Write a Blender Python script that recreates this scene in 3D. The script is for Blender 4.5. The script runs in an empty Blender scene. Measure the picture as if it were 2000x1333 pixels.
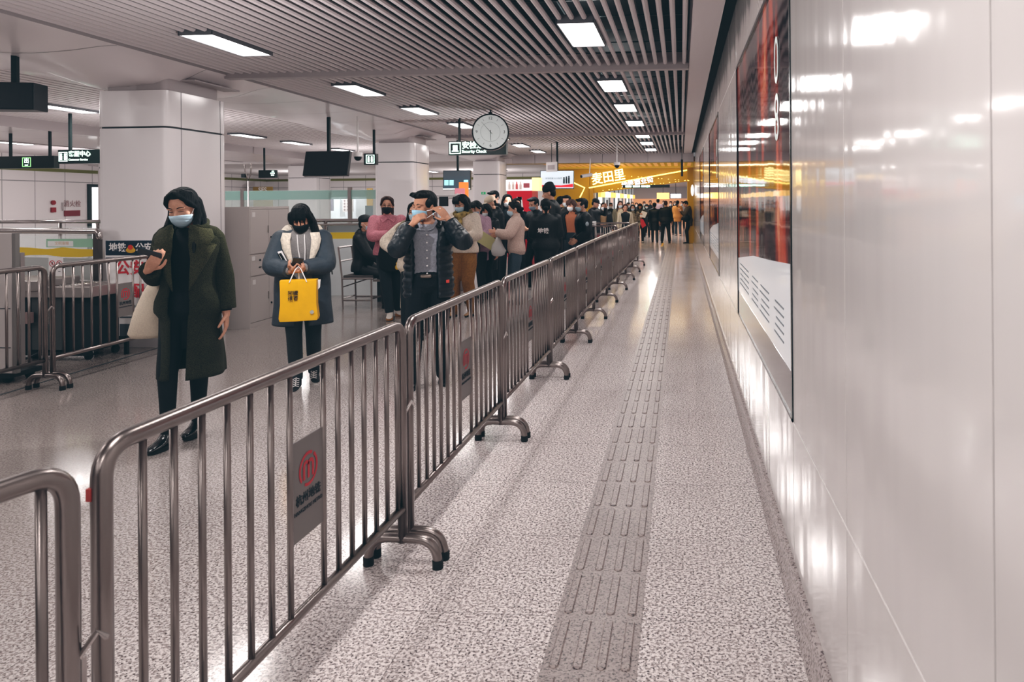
import bpy, bmesh, math, random
from mathutils import Vector, Matrix, Euler
PI = math.pi
R = math.radians
sc = bpy.context.scene
COL = sc.collection
random.seed(7)

# ------------------------------------------------------------------ camera
HC = 1.465
F = 1400.0
CX, CY = 1218.0, 393.0
TH = math.atan(0.08)
RHO = 0.0075
_r = Vector((math.cos(TH), math.sin(TH), 0)); _z = Vector((0, 0, 1)); FW = Vector((-math.sin(TH), math.cos(TH), 0))
RR = _r * math.cos(RHO) - _z * math.sin(RHO)
UU = _r * math.sin(RHO) + _z * math.cos(RHO)
CAM = Vector((0, 0, HC))
cd = bpy.data.cameras.new('camera'); cam = bpy.data.objects.new('camera', cd); COL.objects.link(cam)
m = Matrix.Identity(4)
for i in range(3):
    m[i][0] = RR[i]; m[i][1] = UU[i]; m[i][2] = -FW[i]; m[i][3] = CAM[i]
cam.matrix_world = m
cd.sensor_width = 36; cd.lens = 36 * F / 2000
cd.shift_x = (1000 - CX) / 2000; cd.shift_y = (CY - 666.5) / 2000
cd.clip_start = 0.05; cd.clip_end = 200
cd.dof.use_dof = True; cd.dof.focus_distance = 5.6; cd.dof.aperture_fstop = 7.0
sc.camera = cam

def ray(x, y):
    return RR * ((x - CX) / F) + UU * ((CY - y) / F) + FW
def at(x, y, w):                    # world point seen at pixel (x, y) at depth w
    return CAM + ray(x, y) * w
def atz(x, y, z):                   # ... at height z
    d = ray(x, y); return CAM + d * ((z - HC) / d.z)
def G(x, y): return atz(x, y, 0.0)
def gd(x, w):                       # ground point under pixel column x at depth w
    p = CAM + ray(x, CY) * w; p.z = 0; return p

# ------------------------------------------------------------------ materials
def newmat(name):
    mt = bpy.data.materials.new(name); mt.use_nodes = True
    nt = mt.node_tree; b = nt.nodes['Principled BSDF']
    return mt, nt, b
def lin(c):
    return tuple((v / 12.92 if v <= .04045 else ((v + .055) / 1.055) ** 2.4) for v in c)
def hexc(h):
    h = h.lstrip('#'); return lin(tuple(int(h[i:i + 2], 16) / 255 for i in (0, 2, 4)))
_mc = {}
def M(name, col='#808080', rough=.5, metal=0., bump=None, emit=0., var=0., alpha=None, trans=0., spec=None, coat=0., ecol=None):
    """procedural material; bump=(scale, strength[, stretch xyz]); var = colour noise amount"""
    if name in _mc: return _mc[name]
    mt, nt, b = newmat(name); N = nt.nodes; L = nt.links
    c = hexc(col) if isinstance(col, str) else col
    b.inputs['Base Color'].default_value = (*c, 1); b.inputs['Roughness'].default_value = rough
    b.inputs['Metallic'].default_value = metal
    if spec is not None: b.inputs['Specular IOR Level'].default_value = spec
    if coat: b.inputs['Coat Weight'].default_value = coat; b.inputs['Coat Roughness'].default_value = .08
    if trans: b.inputs['Transmission Weight'].default_value = trans; b.inputs['IOR'].default_value = 1.05
    if emit:
        b.inputs['Emission Color'].default_value = (*(hexc(ecol) if ecol else c), 1); b.inputs['Emission Strength'].default_value = emit
    if alpha is not None: b.inputs['Alpha'].default_value = alpha
    if bump or var:
        tc = N.new('ShaderNodeTexCoord'); mp = N.new('ShaderNodeMapping'); L.new(tc.outputs['Object'], mp.inputs[0])
        if bump and len(bump) > 2: mp.inputs['Scale'].default_value = bump[2]
        nz = N.new('ShaderNodeTexNoise'); nz.inputs['Scale'].default_value = bump[0] if bump else 20
        nz.inputs['Detail'].default_value = 3; L.new(mp.outputs[0], nz.inputs['Vector'])
        if bump and bump[1]:
            bp = N.new('ShaderNodeBump'); bp.inputs['Strength'].default_value = bump[1]; bp.inputs['Distance'].default_value = .01
            L.new(nz.outputs[0], bp.inputs['Height']); L.new(bp.outputs[0], b.inputs['Normal'])
        if var:
            mx = N.new('ShaderNodeMix'); mx.data_type = 'RGBA'
            mx.inputs[6].default_value = (*[v * (1 - var) for v in c], 1); mx.inputs[7].default_value = (*[min(1, v * (1 + var)) for v in c], 1)
            rp = N.new('ShaderNodeMapRange'); rp.inputs[1].default_value = .35; rp.inputs[2].default_value = .65
            L.new(nz.outputs[0], rp.inputs[0]); L.new(rp.outputs[0], mx.inputs[0]); L.new(mx.outputs[2], b.inputs['Base Color'])
    _mc[name] = mt
    return mt

# ------------------------------------------------------------------ mesh building
class MB:
    def __init__(s): s.v = []; s.f = []; s.mi = []; s.cur = 0
    def add(s, vs, fs):
        n = len(s.v); s.v += [Vector(p) for p in vs]; s.f += [tuple(i + n for i in f) for f in fs]; s.mi += [s.cur] * len(fs); return n
    def box(s, a, b):
        x0, y0, z0 = a; x1, y1, z1 = b
        s.add([(x0, y0, z0), (x1, y0, z0), (x1, y1, z0), (x0, y1, z0), (x0, y0, z1), (x1, y0, z1), (x1, y1, z1), (x0, y1, z1)],
              [(3, 2, 1, 0), (4, 5, 6, 7), (0, 1, 5, 4), (1, 2, 6, 5), (2, 3, 7, 6), (3, 0, 4, 7)])
    def quad(s, *p): s.add(p, [tuple(range(len(p)))])
    def rings(s, rs, closed=True, caps=True):
        """loft between rings (lists of points)"""
        k = len(rs[0]); n = len(s.v)
        for r_ in rs: s.v += [Vector(p) for p in r_]
        for i in range(len(rs) - 1):
            for j in range(k if closed else k - 1):
                a = n + i * k + j; b = n + i * k + (j + 1) % k
                s.f.append((a, b, b + k, a + k)); s.mi.append(s.cur)
        if caps and closed:
            for q, fl in ((0, True), (len(rs) - 1, False)):
                c = sum((Vector(p) for p in rs[q]), Vector()) / k; s.v.append(c); ci = len(s.v) - 1
                for j in range(k):
                    a = n + q * k + j; b = n + q * k + (j + 1) % k
                    s.f.append((ci, b, a) if fl else (ci, a, b)); s.mi.append(s.cur)
    def tube(s, pts, rad, seg=12, round_=False, flat=1.0):
        """tube through points; rad number or list; round_: hemispherical ends"""
        pts = [Vector(p) for p in pts]; n = len(pts)
        if not isinstance(rad, (list, tuple)): rad = [rad] * n
        rad = list(rad)
        if round_:
            d0 = (pts[0] - pts[1]).normalized(); d1 = (pts[-1] - pts[-2]).normalized(); r0, r1 = rad[0], rad[-1]
            P0 = [pts[0] + d0 * r0 * math.sin(a) for a in (R(80), R(50), R(25))]; Q0 = [r0 * math.cos(a) for a in (R(80), R(50), R(25))]
            P1 = [pts[-1] + d1 * r1 * math.sin(a) for a in (R(25), R(50), R(80))]; Q1 = [r1 * math.cos(a) for a in (R(25), R(50), R(80))]
            pts = P0 + pts + P1; rad = Q0 + rad + Q1; n = len(pts)
        T = []
        for i in range(n):
            a = pts[max(0, i - 1)]; b = pts[min(n - 1, i + 1)]; T.append((b - a).normalized())
        up = Vector((0, 0, 1)) if abs(T[0].z) < .9 else Vector((0, 1, 0))
        e1 = T[0].cross(up).normalized(); rs = []
        for i in range(n):
            e1 = (e1 - T[i] * e1.dot(T[i])).normalized(); e2 = T[i].cross(e1)
            rs.append([pts[i] + (e1 * math.cos(2 * PI * j / seg) + e2 * math.sin(2 * PI * j / seg) * flat) * rad[i] for j in range(seg)])
        s.rings(rs)
    def ell(s, c, r, seg=16, n=9, rot=None):
        c = Vector(c); rs = []
        for i in range(n + 1):
            ph = -PI / 2 + PI * (i + .0) / n
            ph = max(-PI / 2 + .12, min(PI / 2 - .12, ph))
            ring = []
            for j in range(seg):
                a = 2 * PI * j / seg; p = Vector((r[0] * math.cos(ph) * math.cos(a), r[1] * math.cos(ph) * math.sin(a), r[2] * math.sin(ph)))
                if rot: p = rot @ p
                ring.append(c + p)
            rs.append(ring)
        s.rings(rs)
    def disc(s, c, nrm, r, th, seg=32):
        c = Vector(c); nrm = Vector(nrm).normalized(); s.tube([c - nrm * th / 2, c + nrm * th / 2], r, seg)
    def xf(s, fn, start=0):
        for i in range(start, len(s.v)): s.v[i] = Vector(fn(s.v[i]))
    def prism(s, poly, fn, d):
        """extruded polygon; fn(u,v,h)->point"""
        k = len(poly); a = [fn(u, v, 0) for u, v in poly]; b = [fn(u, v, d) for u, v in poly]
        s.add(a + b, [tuple(range(k))[::-1], tuple(range(k, 2 * k))] + [(i, (i + 1) % k, (i + 1) % k + k, i + k) for i in range(k)])
    def mesh(s, name, mats, smooth=False):
        me = bpy.data.meshes.new(name); me.from_pydata([tuple(v) for v in s.v], [], s.f)
        for mt in (mats if isinstance(mats, (list, tuple)) else [mats]): me.materials.append(mt)
        if len(set(s.mi)) > 1: me.polygons.foreach_set('material_index', s.mi)
        bm = bmesh.new(); bm.from_mesh(me); bmesh.ops.recalc_face_normals(bm, faces=bm.faces); bm.to_mesh(me); bm.free()
        if smooth: me.polygons.foreach_set('use_smooth', [True] * len(me.polygons))
        me.update(); return me
    def build(s, name, mats, parent=None, smooth=False, bevel=0., remesh=0., smooth_it=0, autos=False, sub=0, sfac=.5):
        me = s.mesh(name, mats, smooth)
        o = bpy.data.objects.new(name, me)
        if remesh:
            md = o.modifiers.new('r', 'REMESH'); md.mode = 'VOXEL'; md.voxel_size = remesh; md.use_smooth_shade = True
            if smooth_it:
                ms = o.modifiers.new('s', 'SMOOTH'); ms.factor = sfac; ms.iterations = smooth_it
            COL.objects.link(o); dg = bpy.context.evaluated_depsgraph_get(); dg.update()
            me2 = bpy.data.meshes.new_from_object(o.evaluated_get(dg)); me2.name = name
            me2.materials.clear()
            for mt in (mats if isinstance(mats, (list, tuple)) else [mats]): me2.materials.append(mt)
            me2.polygons.foreach_set('use_smooth', [True] * len(me2.polygons))
            o.modifiers.clear(); o.data = me2; bpy.data.meshes.remove(me)
        else:
            COL.objects.link(o)
        if bevel:
            md = o.modifiers.new('b', 'BEVEL'); md.width = bevel; md.segments = 2; md.limit_method = 'ANGLE'; md.angle_limit = R(40)
        if sub:
            md = o.modifiers.new('u', 'SUBSURF'); md.levels = sub; md.render_levels = sub
        if autos:
            for p in o.data.polygons: p.use_smooth = True
            md = o.modifiers.new('e', 'EDGE_SPLIT'); md.split_angle = R(35)
        if parent is not None: o.parent = parent
        return o

def tag(o, label=None, cat=None, group=None, kind=None):
    if label: o['label'] = label
    if cat: o['category'] = cat
    if group: o['group'] = group
    if kind: o['kind'] = kind
    return o
def thing(name, loc=(0, 0, 0), rz=0., label=None, cat=None, group=None, kind=None):
    o = bpy.data.objects.new(name, None); COL.objects.link(o); o.location = loc; o.rotation_euler = (0, 0, rz)
    o.empty_display_size = .1
    return tag(o, label, cat, group, kind)
def kids(o): return [c for c in _children.get(o.name, [])]
def copy_tree(o, parent=None):
    c = o.copy(); COL.objects.link(c)
    if parent is not None: c.parent = parent
    for ch in list(o.children): copy_tree(ch, c)
    return c
def fillet(pts, rad, n=6, closed=False):
    pts = [Vector(p) for p in pts]; out = [pts[0]]
    for i in range(1, len(pts) - 1):
        a, b, c = pts[i - 1], pts[i], pts[i + 1]; d1 = (a - b); d2 = (c - b)
        r = min(rad, d1.length * (.97 if i == 1 else .49), d2.length * (.97 if i == len(pts) - 2 else .49)); p0 = b + d1.normalized() * r; p1 = b + d2.normalized() * r
        for j in range(n + 1):
            t = j / n; out.append(p0 * (1 - t) ** 2 + b * 2 * t * (1 - t) + p1 * t ** 2)
    out.append(pts[-1]); return out
def text(name, body, size, mat, parent=None, loc=(0, 0, 0), rot=(PI / 2, 0, 0), bold=0., ext=.002, align='CENTER', shear=0., sx=1.):
    c = bpy.data.curves.new(name, 'FONT'); c.body = body; c.size = size; c.extrude = ext; c.offset = bold * size
    c.align_x = align; c.align_y = 'CENTER'; c.shear = shear; c.resolution_u = 3
    o = bpy.data.objects.new(name, c); COL.objects.link(o); dg = bpy.context.evaluated_depsgraph_get(); dg.update()
    me = bpy.data.meshes.new_from_object(o.evaluated_get(dg)); bpy.data.objects.remove(o)
    me.name = name; me.materials.clear(); me.materials.append(mat)
    if sx != 1:
        for v in me.vertices: v.co.x *= sx
    o = bpy.data.objects.new(name, me); COL.objects.link(o); o.location = loc; o.rotation_euler = rot
    if parent is not None: o.parent = parent
    return o
def lamp(loc, sx, sy, power, col=(1, .97, .95), rot=(0, 0, 0), spread=PI):
    l = bpy.data.lights.new('panel_or_fill_lamp', 'AREA'); l.shape = 'RECTANGLE'; l.size = sx; l.size_y = sy; l.energy = power; l.color = col; l.spread = spread
    o = bpy.data.objects.new('panel_or_fill_lamp', l); COL.objects.link(o); o.location = loc; o.rotation_euler = rot; return o
# ------------------------------------------------------------------ shared materials
steel = M('brushed_steel', '#8f8683', .29, 1.)
steel_b = M('bright_steel', '#b9b3b1', .2, 1.)
blackp = M('black_plastic', '#14191b', .45)
dark = M('dark_void', '#0c1316', .8)
pipe_m = M('pipe_grey', '#cfc6c7', .45)
panel_w = M('white_enamel', '#d2caca', .12, 0, (1.2, .01), spec=.7, coat=.5)
col_m = M('column_enamel', '#d6d1d2', .18, 0, (1.5, .02))
soff_m = M('soffit_white', '#e2dadb', .3, 0, (.9, .03), coat=.3)
grey_m = M('grey_paint', '#aaa1a2', .45)
joint_m = M('joint_dark', '#3b4144', .7)
lightm = M('light_panel', '#ffffff', .5, emit=7.5, ecol='#fffdfb')
signblk = M('sign_black', '#16211f', .3)
glow = M('sign_glow', '#d9fff0', .4, emit=2.6, ecol='#cdf5e4')
red_m = M('print_red', '#b8323c', .5)
blk_ink = M('ink_black', '#20292f', .6)
white_m = M('white_board', '#d8d4d3', .4)
yellow_m = M('yellow_wall', '#c99c10', .4, coat=.15)
neon = M('neon_warm', '#fff0a8', .4, emit=2.0, ecol='#ffe27a')
rubber = M('black_rubber', '#161a1c', .7)
teal_dark = M('navy_board', '#1d2c3a', .4)
olive = M('olive_band', '#6f7046', .6)

def floor_mat(name, base, mid, darkc, jx=True, rough=.13, sc_=1.):
    mt, nt, b = newmat(name); N = nt.nodes; L = nt.links
    geo = N.new('ShaderNodeNewGeometry'); sep = N.new('ShaderNodeSeparateXYZ'); L.new(geo.outputs['Position'], sep.inputs[0])
    def math_(op, a, b_=None, c=None):
        n = N.new('ShaderNodeMath'); n.operation = op
        for i, v in enumerate((a, b_, c)):
            if v is None: continue
            if isinstance(v, (int, float)): n.inputs[i].default_value = v
            else: L.new(v, n.inputs[i])
        return n.outputs[0]
    def noise(scale, det=2):
        n = N.new('ShaderNodeTexNoise'); n.inputs['Scale'].default_value = scale; n.inputs['Detail'].default_value = det
        L.new(geo.outputs['Position'], n.inputs['Vector']); return n.outputs[0]
    def ramp(v, lo, hi):
        n = N.new('ShaderNodeMapRange'); n.inputs[1].default_value = lo; n.inputs[2].default_value = hi; L.new(v, n.inputs[0]); return n.outputs[0]
    def mix(fac, a, c):
        n = N.new('ShaderNodeMix'); n.data_type = 'RGBA'
        if isinstance(fac, float): n.inputs[0].default_value = fac
        else: L.new(fac, n.inputs[0])
        for i, v in ((6, a), (7, c)):
            if isinstance(v, tuple): n.inputs[i].default_value = (*v, 1)
            else: L.new(v, n.inputs[i])
        return n.outputs[2]
    c1 = mix(ramp(noise(85 * sc_, 3), .46, .58), hexc(base), hexc(mid))
    c2 = mix(ramp(noise(120 * sc_, 2), .56, .63), c1, hexc(darkc))
    c3 = mix(math_('MULTIPLY', ramp(noise(1.3, 4), .45, .75), .30), c2, hexc(mid))
    if jx:
        jy = math_('ABSOLUTE', math_('SUBTRACT', math_('MODULO', math_('ADD', sep.outputs[1], 60 - .103 + .3), .6), .3))
        jxx = math_('ABSOLUTE', math_('SUBTRACT', math_('MODULO', math_('ADD', sep.outputs[0], 60.93 + .3), .6), .3))
        side = math_('LESS_THAN', sep.outputs[0], -.6)
        ly = math_('LESS_THAN', jy, .0017); lx = math_('MULTIPLY', math_('LESS_THAN', jxx, .0014), side)
        c3 = mix(math_('MULTIPLY', math_('MAXIMUM', ly, lx), .62), c3, hexc('#5f5656'))
    # light falloff towards the left hall, painted into the colour as dull brown
    c3 = mix(math_('MULTIPLY', ramp(sep.outputs[0], -1.1, -3.4), .76), c3, hexc('#6f6660'))
    L.new(c3, b.inputs['Base Color']); 
    rr = math_('ADD', math_('MULTIPLY', noise(3, 3), .12), rough - .06); L.new(rr, b.inputs['Roughness'])
    bp = N.new('ShaderNodeBump'); bp.inputs['Strength'].default_value = .05; bp.inputs['Distance'].default_value = .003
    L.new(noise(60, 2), bp.inputs['Height']); L.new(bp.outputs[0], b.inputs['Normal'])
    b.inputs['Specular IOR Level'].default_value = .55
    return mt
floor_m = floor_mat('granite_floor', '#ece4e2', '#a89c9a', '#4a4042')
tact_m = floor_mat('tactile_granite', '#a0938f', '#8a7d7b', '#4a4244', False, .4)
skirt_m = floor_mat('skirting_granite', '#b9aeac', '#9d9290', '#5f5557', False, .2)

Y0, Y1 = -9.0, 32.0
XW = .42
# ------------------------------------------------------------------ floor
mb = MB(); mb.quad((-19.3, Y0, 0), (XW + .1, Y0, 0), (XW + .1, 52, 0), (-19.3, 52, 0)); tag(mb.build('floor', floor_m), kind='structure')
mb = MB(); x0, x1 = -.449, -.147
mb.box((x0, -3.5 + .003, 0), (x1, 24, .002))
for k in range(-6, 80):
    y = .103 + .3 * k
    for j in range(4):
        xc = x0 + .038 + j * .0755; a_, b_, c_ = .017, .012, .0055
        mb.rings([[(xc - a_ * s, y + q0, .002 - .001), (xc - b_ * s, y + q0, .002 + c_ * s), (xc + b_ * s, y + q0, .002 + c_ * s), (xc + a_ * s, y + q0, .001)] for q0, s in ((.016, .3), (.024, 1), (.272, 1), (.28, .3))])
tag(mb.build('tactile_paving', tact_m, smooth=False), kind='structure')
# ------------------------------------------------------------------ right wall
def wall_mat():
    mt, nt, b = newmat('enamel_wall'); N = nt.nodes; L = nt.links
    b.inputs['Base Color'].default_value = (*hexc('#cdc8c6'), 1); b.inputs['Roughness'].default_value = .1
    b.inputs['Specular IOR Level'].default_value = .62; b.inputs['Coat Weight'].default_value = .35; b.inputs['Coat Roughness'].default_value = .05
    tc = N.new('ShaderNodeTexCoord'); mp = N.new('ShaderNodeMapping'); L.new(tc.outputs['Object'], mp.inputs[0]); mp.inputs['Scale'].default_value = (1, 3, .35)
    nz = N.new('ShaderNodeTexNoise'); nz.inputs['Scale'].default_value = 1.6; nz.inputs['Detail'].default_value = 1.5; L.new(mp.outputs[0], nz.inputs[0])
    bp = N.new('ShaderNodeBump'); bp.inputs['Strength'].default_value = .32; bp.inputs['Distance'].default_value = .012
    L.new(nz.outputs[0], bp.inputs['Height']); L.new(bp.outputs[0], b.inputs['Normal']); L.new(bp.outputs[0], b.inputs['Coat Normal'])
    return mt
wall_m = wall_mat()
PY = [2.77 + .88 * k for k in range(-6, 22)]; PZ = [.09, .617, 2.455, 3.6]
mb = MB()
g = .002
for i in range(len(PY) - 1):
    for j in range(3):
        if j == 1 and any(abs(PY[i] - q) < .01 for s_ in (2.77, 8.05, 13.33) for q in (s_, s_ + .88, s_ + 1.76)): continue
        mb.box((XW, PY[i] + g, PZ[j] + g), (XW + .02, PY[i + 1] - g, PZ[j + 1] - g))
tag(mb.build('wall_right', wall_m, bevel=.0015), kind='structure')
mb = MB(); mb.box((XW + .012, PY[0], 0), (XW + .1, 21.2, 3.7)); tag(mb.build('wall_right_backing', M('joint_warm', '#8d8584', .6)), kind='structure')
mb = MB()   # pale bead in the long horizontal joint
for z in (.617, 2.455): mb.box((XW - .0005, PY[0], z - .0022), (XW + .012, 21.2, z + .0022))
tag(mb.build('trim_1', M('joint_bead', '#e8e6e4', .3)), kind='structure')
# coved granite skirting in lengths
mb = MB()
sec = [(.375, 0), (.382, .012), (.392, .03), (.398, .06), (.405, .085), (XW + .012, .09), (XW + .012, 0)]
yy = -3.497
while yy < 24:
    a, b_ = yy + .0015, min(yy + 1.2, 24) - .0015
    mb.rings([[(x, a, z) for x, z in sec], [(x, b_, z) for x, z in sec]]); yy += 1.2
tag(mb.build('baseboard_right', skirt_m), kind='structure')

# ------------------------------------------------------------------ ceiling over the walkway
ZC = 2.9
beams = [(-7.6, 2.86), (.02, 2.86), (7.65, 2.86), (15.2, 2.86)]
ys = [-9] + [b_[0] for b_ in beams] + [21.9]
lights_R = [-6, -3.6, -1.2, 1.4, 3.75, 6.1, 8.85, 10.95, 13.15, 15.75, 17.75, 20.0]
lights_L = [-6, -3.6, -1.2, 1.4, 3.75, 6.15, 8.8, 10.9, 13.1, 15.75, 18.0, 20.2]
XR_, XL_ = -.83, -4.05
mb = MB()
xs = [.045 - .1 * i for i in range(51)]
for x in xs:
    for a, b_ in zip(ys[:-1], ys[1:]):
        cuts = []
        for lx, ll in ((XR_, lights_R), (XL_, lights_L)):
            if abs(x - lx) < .16: cuts += [(l - .46, l + .46) for l in ll if a < l < b_]
        cuts.sort(); p = a + .05
        for c0, c1 in cuts + [(b_ - .05, None)]:
            if c0 > p: mb.tube([(x, p, ZC + .03), (x, c0, ZC + .03)], .022, 8, False)
            if c1: p = c1
for f in mb.f: pass
tag(mb.build('ceiling', pipe_m, autos=True), kind='structure')
mb = MB(); mb.quad((-5.05, Y0, 3.3), (-5.05, 21.9, 3.3), (XW + .02, 21.9, 3.3), (XW + .02, Y0, 3.3)); tag(mb.build('ceiling_void', dark), kind='structure')
mb = MB()
for k in range(60): mb.box((-5.0, -8 + .5 * k, 3.02), (.07, -8 + .5 * k + .012, 3.03))
for k in range(8): mb.box((-4.7 + .62 * k, -8.5, 3.06), (-4.7 + .62 * k + .01, 21.8, 3.07))
tag(mb.build('ceiling_hanger_grid', M('hanger', '#3a4548', .4, .6)), kind='structure')
mb = MB()
for y, z in beams: mb.box((-5.06, y - .05, z), (.09, y + .05, z + .2))
tag(mb.build('trim_2', grey_m, bevel=.006), kind='structure')
mb = MB(); mb.box((.09, Y0, ZC), (.34, 21.9, ZC + .05)); mb.box((.09, Y0, ZC), (.10, 21.9, ZC + .25)); tag(mb.build('ceiling_margin', M('margin_grey', '#d0c7c8', .4), bevel=.003), kind='structure')
mb = MB(); mb.box((.335, Y0, ZC + .03), (XW + .06, 21.9, ZC + .4)); mb.box((.33, Y0, ZC), (.345, 21.9, ZC + .1)); tag(mb.build('trim_3', dark), kind='structure')
mb = MB(); mb.box((-5.05, Y0, ZC - .0), (-5.03, 21.9, ZC + .3))
tag(mb.build('trim_4', M('fascia', '#b0a8a9', .5)), kind='structure')

# columns
COLS = [(-5.62, 7.42), (-5.60, 14.1), (-5.60, 20.75), (-5.6, .6)]
COL2 = [(-12.02, 14.9), (-11.75, 21.9), (-12.3, 8.0)]
def soffit(name, x0, x1, zb, cols, ya, yb, drop):
    mb = MB(); nx = 26; ny = int((yb - ya) / .2); rs = []
    for i in range(ny + 1):
        y = ya + (yb - ya) * i / ny; ring = []
        sw = sum(math.exp(-((y - c[1]) / 1.5) ** 2) for c in cols)
        xe = x0 - .35 * sw
        for j in range(nx + 1):
            t = j / nx; x = xe + (x1 - xe) * t; z = zb
            for c in cols:
                d = math.hypot((x - c[0]) / 1.15, (y - c[1]) / 1.5); z -= drop * math.exp(-(max(0, d - .35) / .42) ** 2) * min(1, (x1 - x) / .35 + .0)
            z -= .05 * math.sin(PI * t) ** 2 - .0
            if t == 0: z += .0
            ring.append((x, y, z))
        rs.append(ring)
    mb.rings(rs, closed=False, caps=False)
    o = mb.build(name, soff_m, smooth=True); tag(o, kind='structure')
    sm = MB(); step = int(1.35 / ((yb - ya) / ny))
    for i in range(3, ny - 2, step):
        for j in range(nx):
            def q(jj):
                t = jj / nx; ii = min(ny, max(0, i + (1 - t) * 2.2 * math.sin(i))); a_, b_ = int(ii), min(ny, int(ii) + 1); f_ = ii - a_
                return Vector(rs[a_][jj]).lerp(Vector(rs[b_][jj]), f_)
            a, b_ = q(j), q(j + 1); sm.quad(a + Vector((0, -.004, -.002)), b_ + Vector((0, -.004, -.002)), b_ + Vector((0, .004, -.002)), a + Vector((0, .004, -.002)))
    tag(sm.build('%s_seams' % name, M('seam_grey', '#77706f', .6)), kind='structure'); return o
soffit('ceiling_soffit', -6.75, -5.03, ZC, COLS, Y0, 21.9, .17)
soffit('ceiling_soffit_rear', -14.0, -11.3, 2.82, COL2, Y0, 27, .1)
mb = MB()
for xx in (-11.3, -14.0): mb.box((xx - .01, Y0, 2.80), (xx + .01, 27, 3.05))
mb.box((-6.78, Y0, 2.93), (-6.76, 27, 3.05)); tag(mb.build('trim_5', grey_m), kind='structure')
def slats(name, x0, x1, z, ya, yb, pitch=.15, wd=.115):
    mb = MB(); n = int((x1 - x0) / pitch)
    for i in range(n): mb.box((x0 + i * pitch, ya, z), (x0 + i * pitch + wd, yb, z + .02))
    return tag(mb.build(name, M('slat_light', '#d8cfd0', .4)), kind='structure')
slats('ceiling_left', -11.3, -6.5, 2.98, Y0, 27); slats('ceiling_far_left', -19.3, -14.0, 2.98, Y0, 27)
mb = MB(); mb.box((-19.3, Y0, 3.05), (-5.05, 32, 3.06)); tag(mb.build('ceiling_void_left', M('void_grey', '#454648', .8)), kind='structure')
mb = MB(); mb.quad((-19.3, 22, 2.75), (-4.6, 22, 2.75), (-4.6, 32, 2.75), (-19.3, 32, 2.75)); tag(mb.build('ceiling_end', M('end_ceiling', '#c9c3c3', .5)), kind='structure')

mb = MB(); mb.box((-19.3, 21.95, 2.75), (-5.9, 22.0, 3.2)); tag(mb.build('trim_21', M('end_ceiling', '#c9c3c3', .5)), kind='structure')
def column(cx, cy, w=.78, d=.96, zt=2.64):
    mb = MB(); hw, hd = w / 2, d / 2; ch = .07
    def prof(s, z, g_=0):
        a, b_ = hw - g_, hd - g_; c = ch
        pts = []
        for sx, sy, st in ((1, -1, 0), (1, 1, 1), (-1, 1, 2), (-1, -1, 3)):
            for k in range(6):
                an = -PI / 2 + st * PI / 2 + (PI / 2) * k / 5
                pts.append((cx + sx * (a - c) + c * math.cos(an), cy + sy * (b_ - c) + c * math.sin(an), z))
        return pts
    mb.rings([prof(0, z, g_) for z, g_ in ((0, 0), (2.252, 0), (2.254, .012))]); mb.rings([prof(0, z, g_) for z, g_ in ((2.27, .012), (2.272, 0), (zt, 0))])
    mb.cur = 1; mb.rings([prof(0, 2.25, .014), prof(0, 2.275, .014)])
    mb.cur = 2; mb.rings([prof(0, zt, .05), prof(0, 3.0, .05)]); mb.box((cx - hw - .06, cy - hd + .25, zt + .13), (cx + hw + .12, cy + hd + .06, zt + .145))
    mb.cur = 1
    for x, y, a in ((hw, -hd + .2, 0), (hw, hd - .12, 0)):
        mb.box((cx + x - .002, cy + y - .003, .0), (cx + x + .0014, cy + y + .003, zt))
    return tag(mb.build('column', [col_m, joint_m, grey_m], autos=True), kind='structure')
for c in COLS: o = column(*c)
for c in COL2: column(*c, w=.95, d=.95)

# far and left walls
def far_wall_mat():
    mt, nt, b = newmat('far_panels'); N = nt.nodes; L = nt.links
    b.inputs['Roughness'].default_value = .25
    geo = N.new('ShaderNodeNewGeometry'); sep = N.new('ShaderNodeSeparateXYZ'); L.new(geo.outputs['Position'], sep.inputs[0])
    def mth(op, a, c):
        n = N.new('ShaderNodeMath'); n.operation = op
        for i, v in enumerate((a, c)):
            if isinstance(v, (int, float)): n.inputs[i].default_value = v
            else: L.new(v, n.inputs[i])
        return n.outputs[0]
    s_ = mth('ADD', sep.outputs[0], sep.outputs[1])
    m1 = mth('LESS_THAN', mth('MODULO', mth('ADD', s_, 60.2), 1.05), .025)
    m2 = mth('LESS_THAN', mth('ABSOLUTE', mth('SUBTRACT', sep.outputs[2], 2.2), 0), .014)
    mx = N.new('ShaderNodeMix'); mx.data_type = 'RGBA'; L.new(mth('MAXIMUM', m1, m2), mx.inputs[0])
    mx.inputs[6].default_value = (*hexc('#d3cccc'), 1); mx.inputs[7].default_value = (*hexc('#8f8c8c'), 1); L.new(mx.outputs[2], b.inputs['Base Color'])
    return mt
fw = far_wall_mat()
mb = MB(); mb.box((-19.5, Y0, 0), (-19.3, 32, 3.1)); tag(mb.build('wall_left', fw), kind='structure')
mb = MB(); mb.box((-19.3, 32, 0), (-4.4, 32.2, 3.1)); tag(mb.build('wall_back', fw), kind='structure')
mb = MB(); mb.box((-19.5, Y0 - .2, 0), (.6, Y0, 3.4)); tag(mb.build('wall_front', fw), kind='structure')
mb = MB(); mb.box((-19.3, Y0, 2.5), (-19.27, 32, 2.6)); mb.box((-19.3, 31.97, 2.5), (-4.6, 32, 2.6)); tag(mb.build('trim_6', olive), kind='structure')
# bulkhead at the end of the bays
mb = MB()
for i in range(9): mb.box((-5.9 + i * .7 + .004, 21.9, 2.65), (-5.9 + (i + 1) * .7 - .004, 22.1, 3.3))
tag(mb.build('trim_7', M('bulkhead', '#c4bbbc', .4), bevel=.004), kind='structure')
mb = MB(); mb.box((-5.8, 21.95, 2.635), (.4, 22.2, 2.65)); tag(mb.build('trim_8', M('gold_edge', '#a98a3c', .4)), kind='structure')

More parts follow.
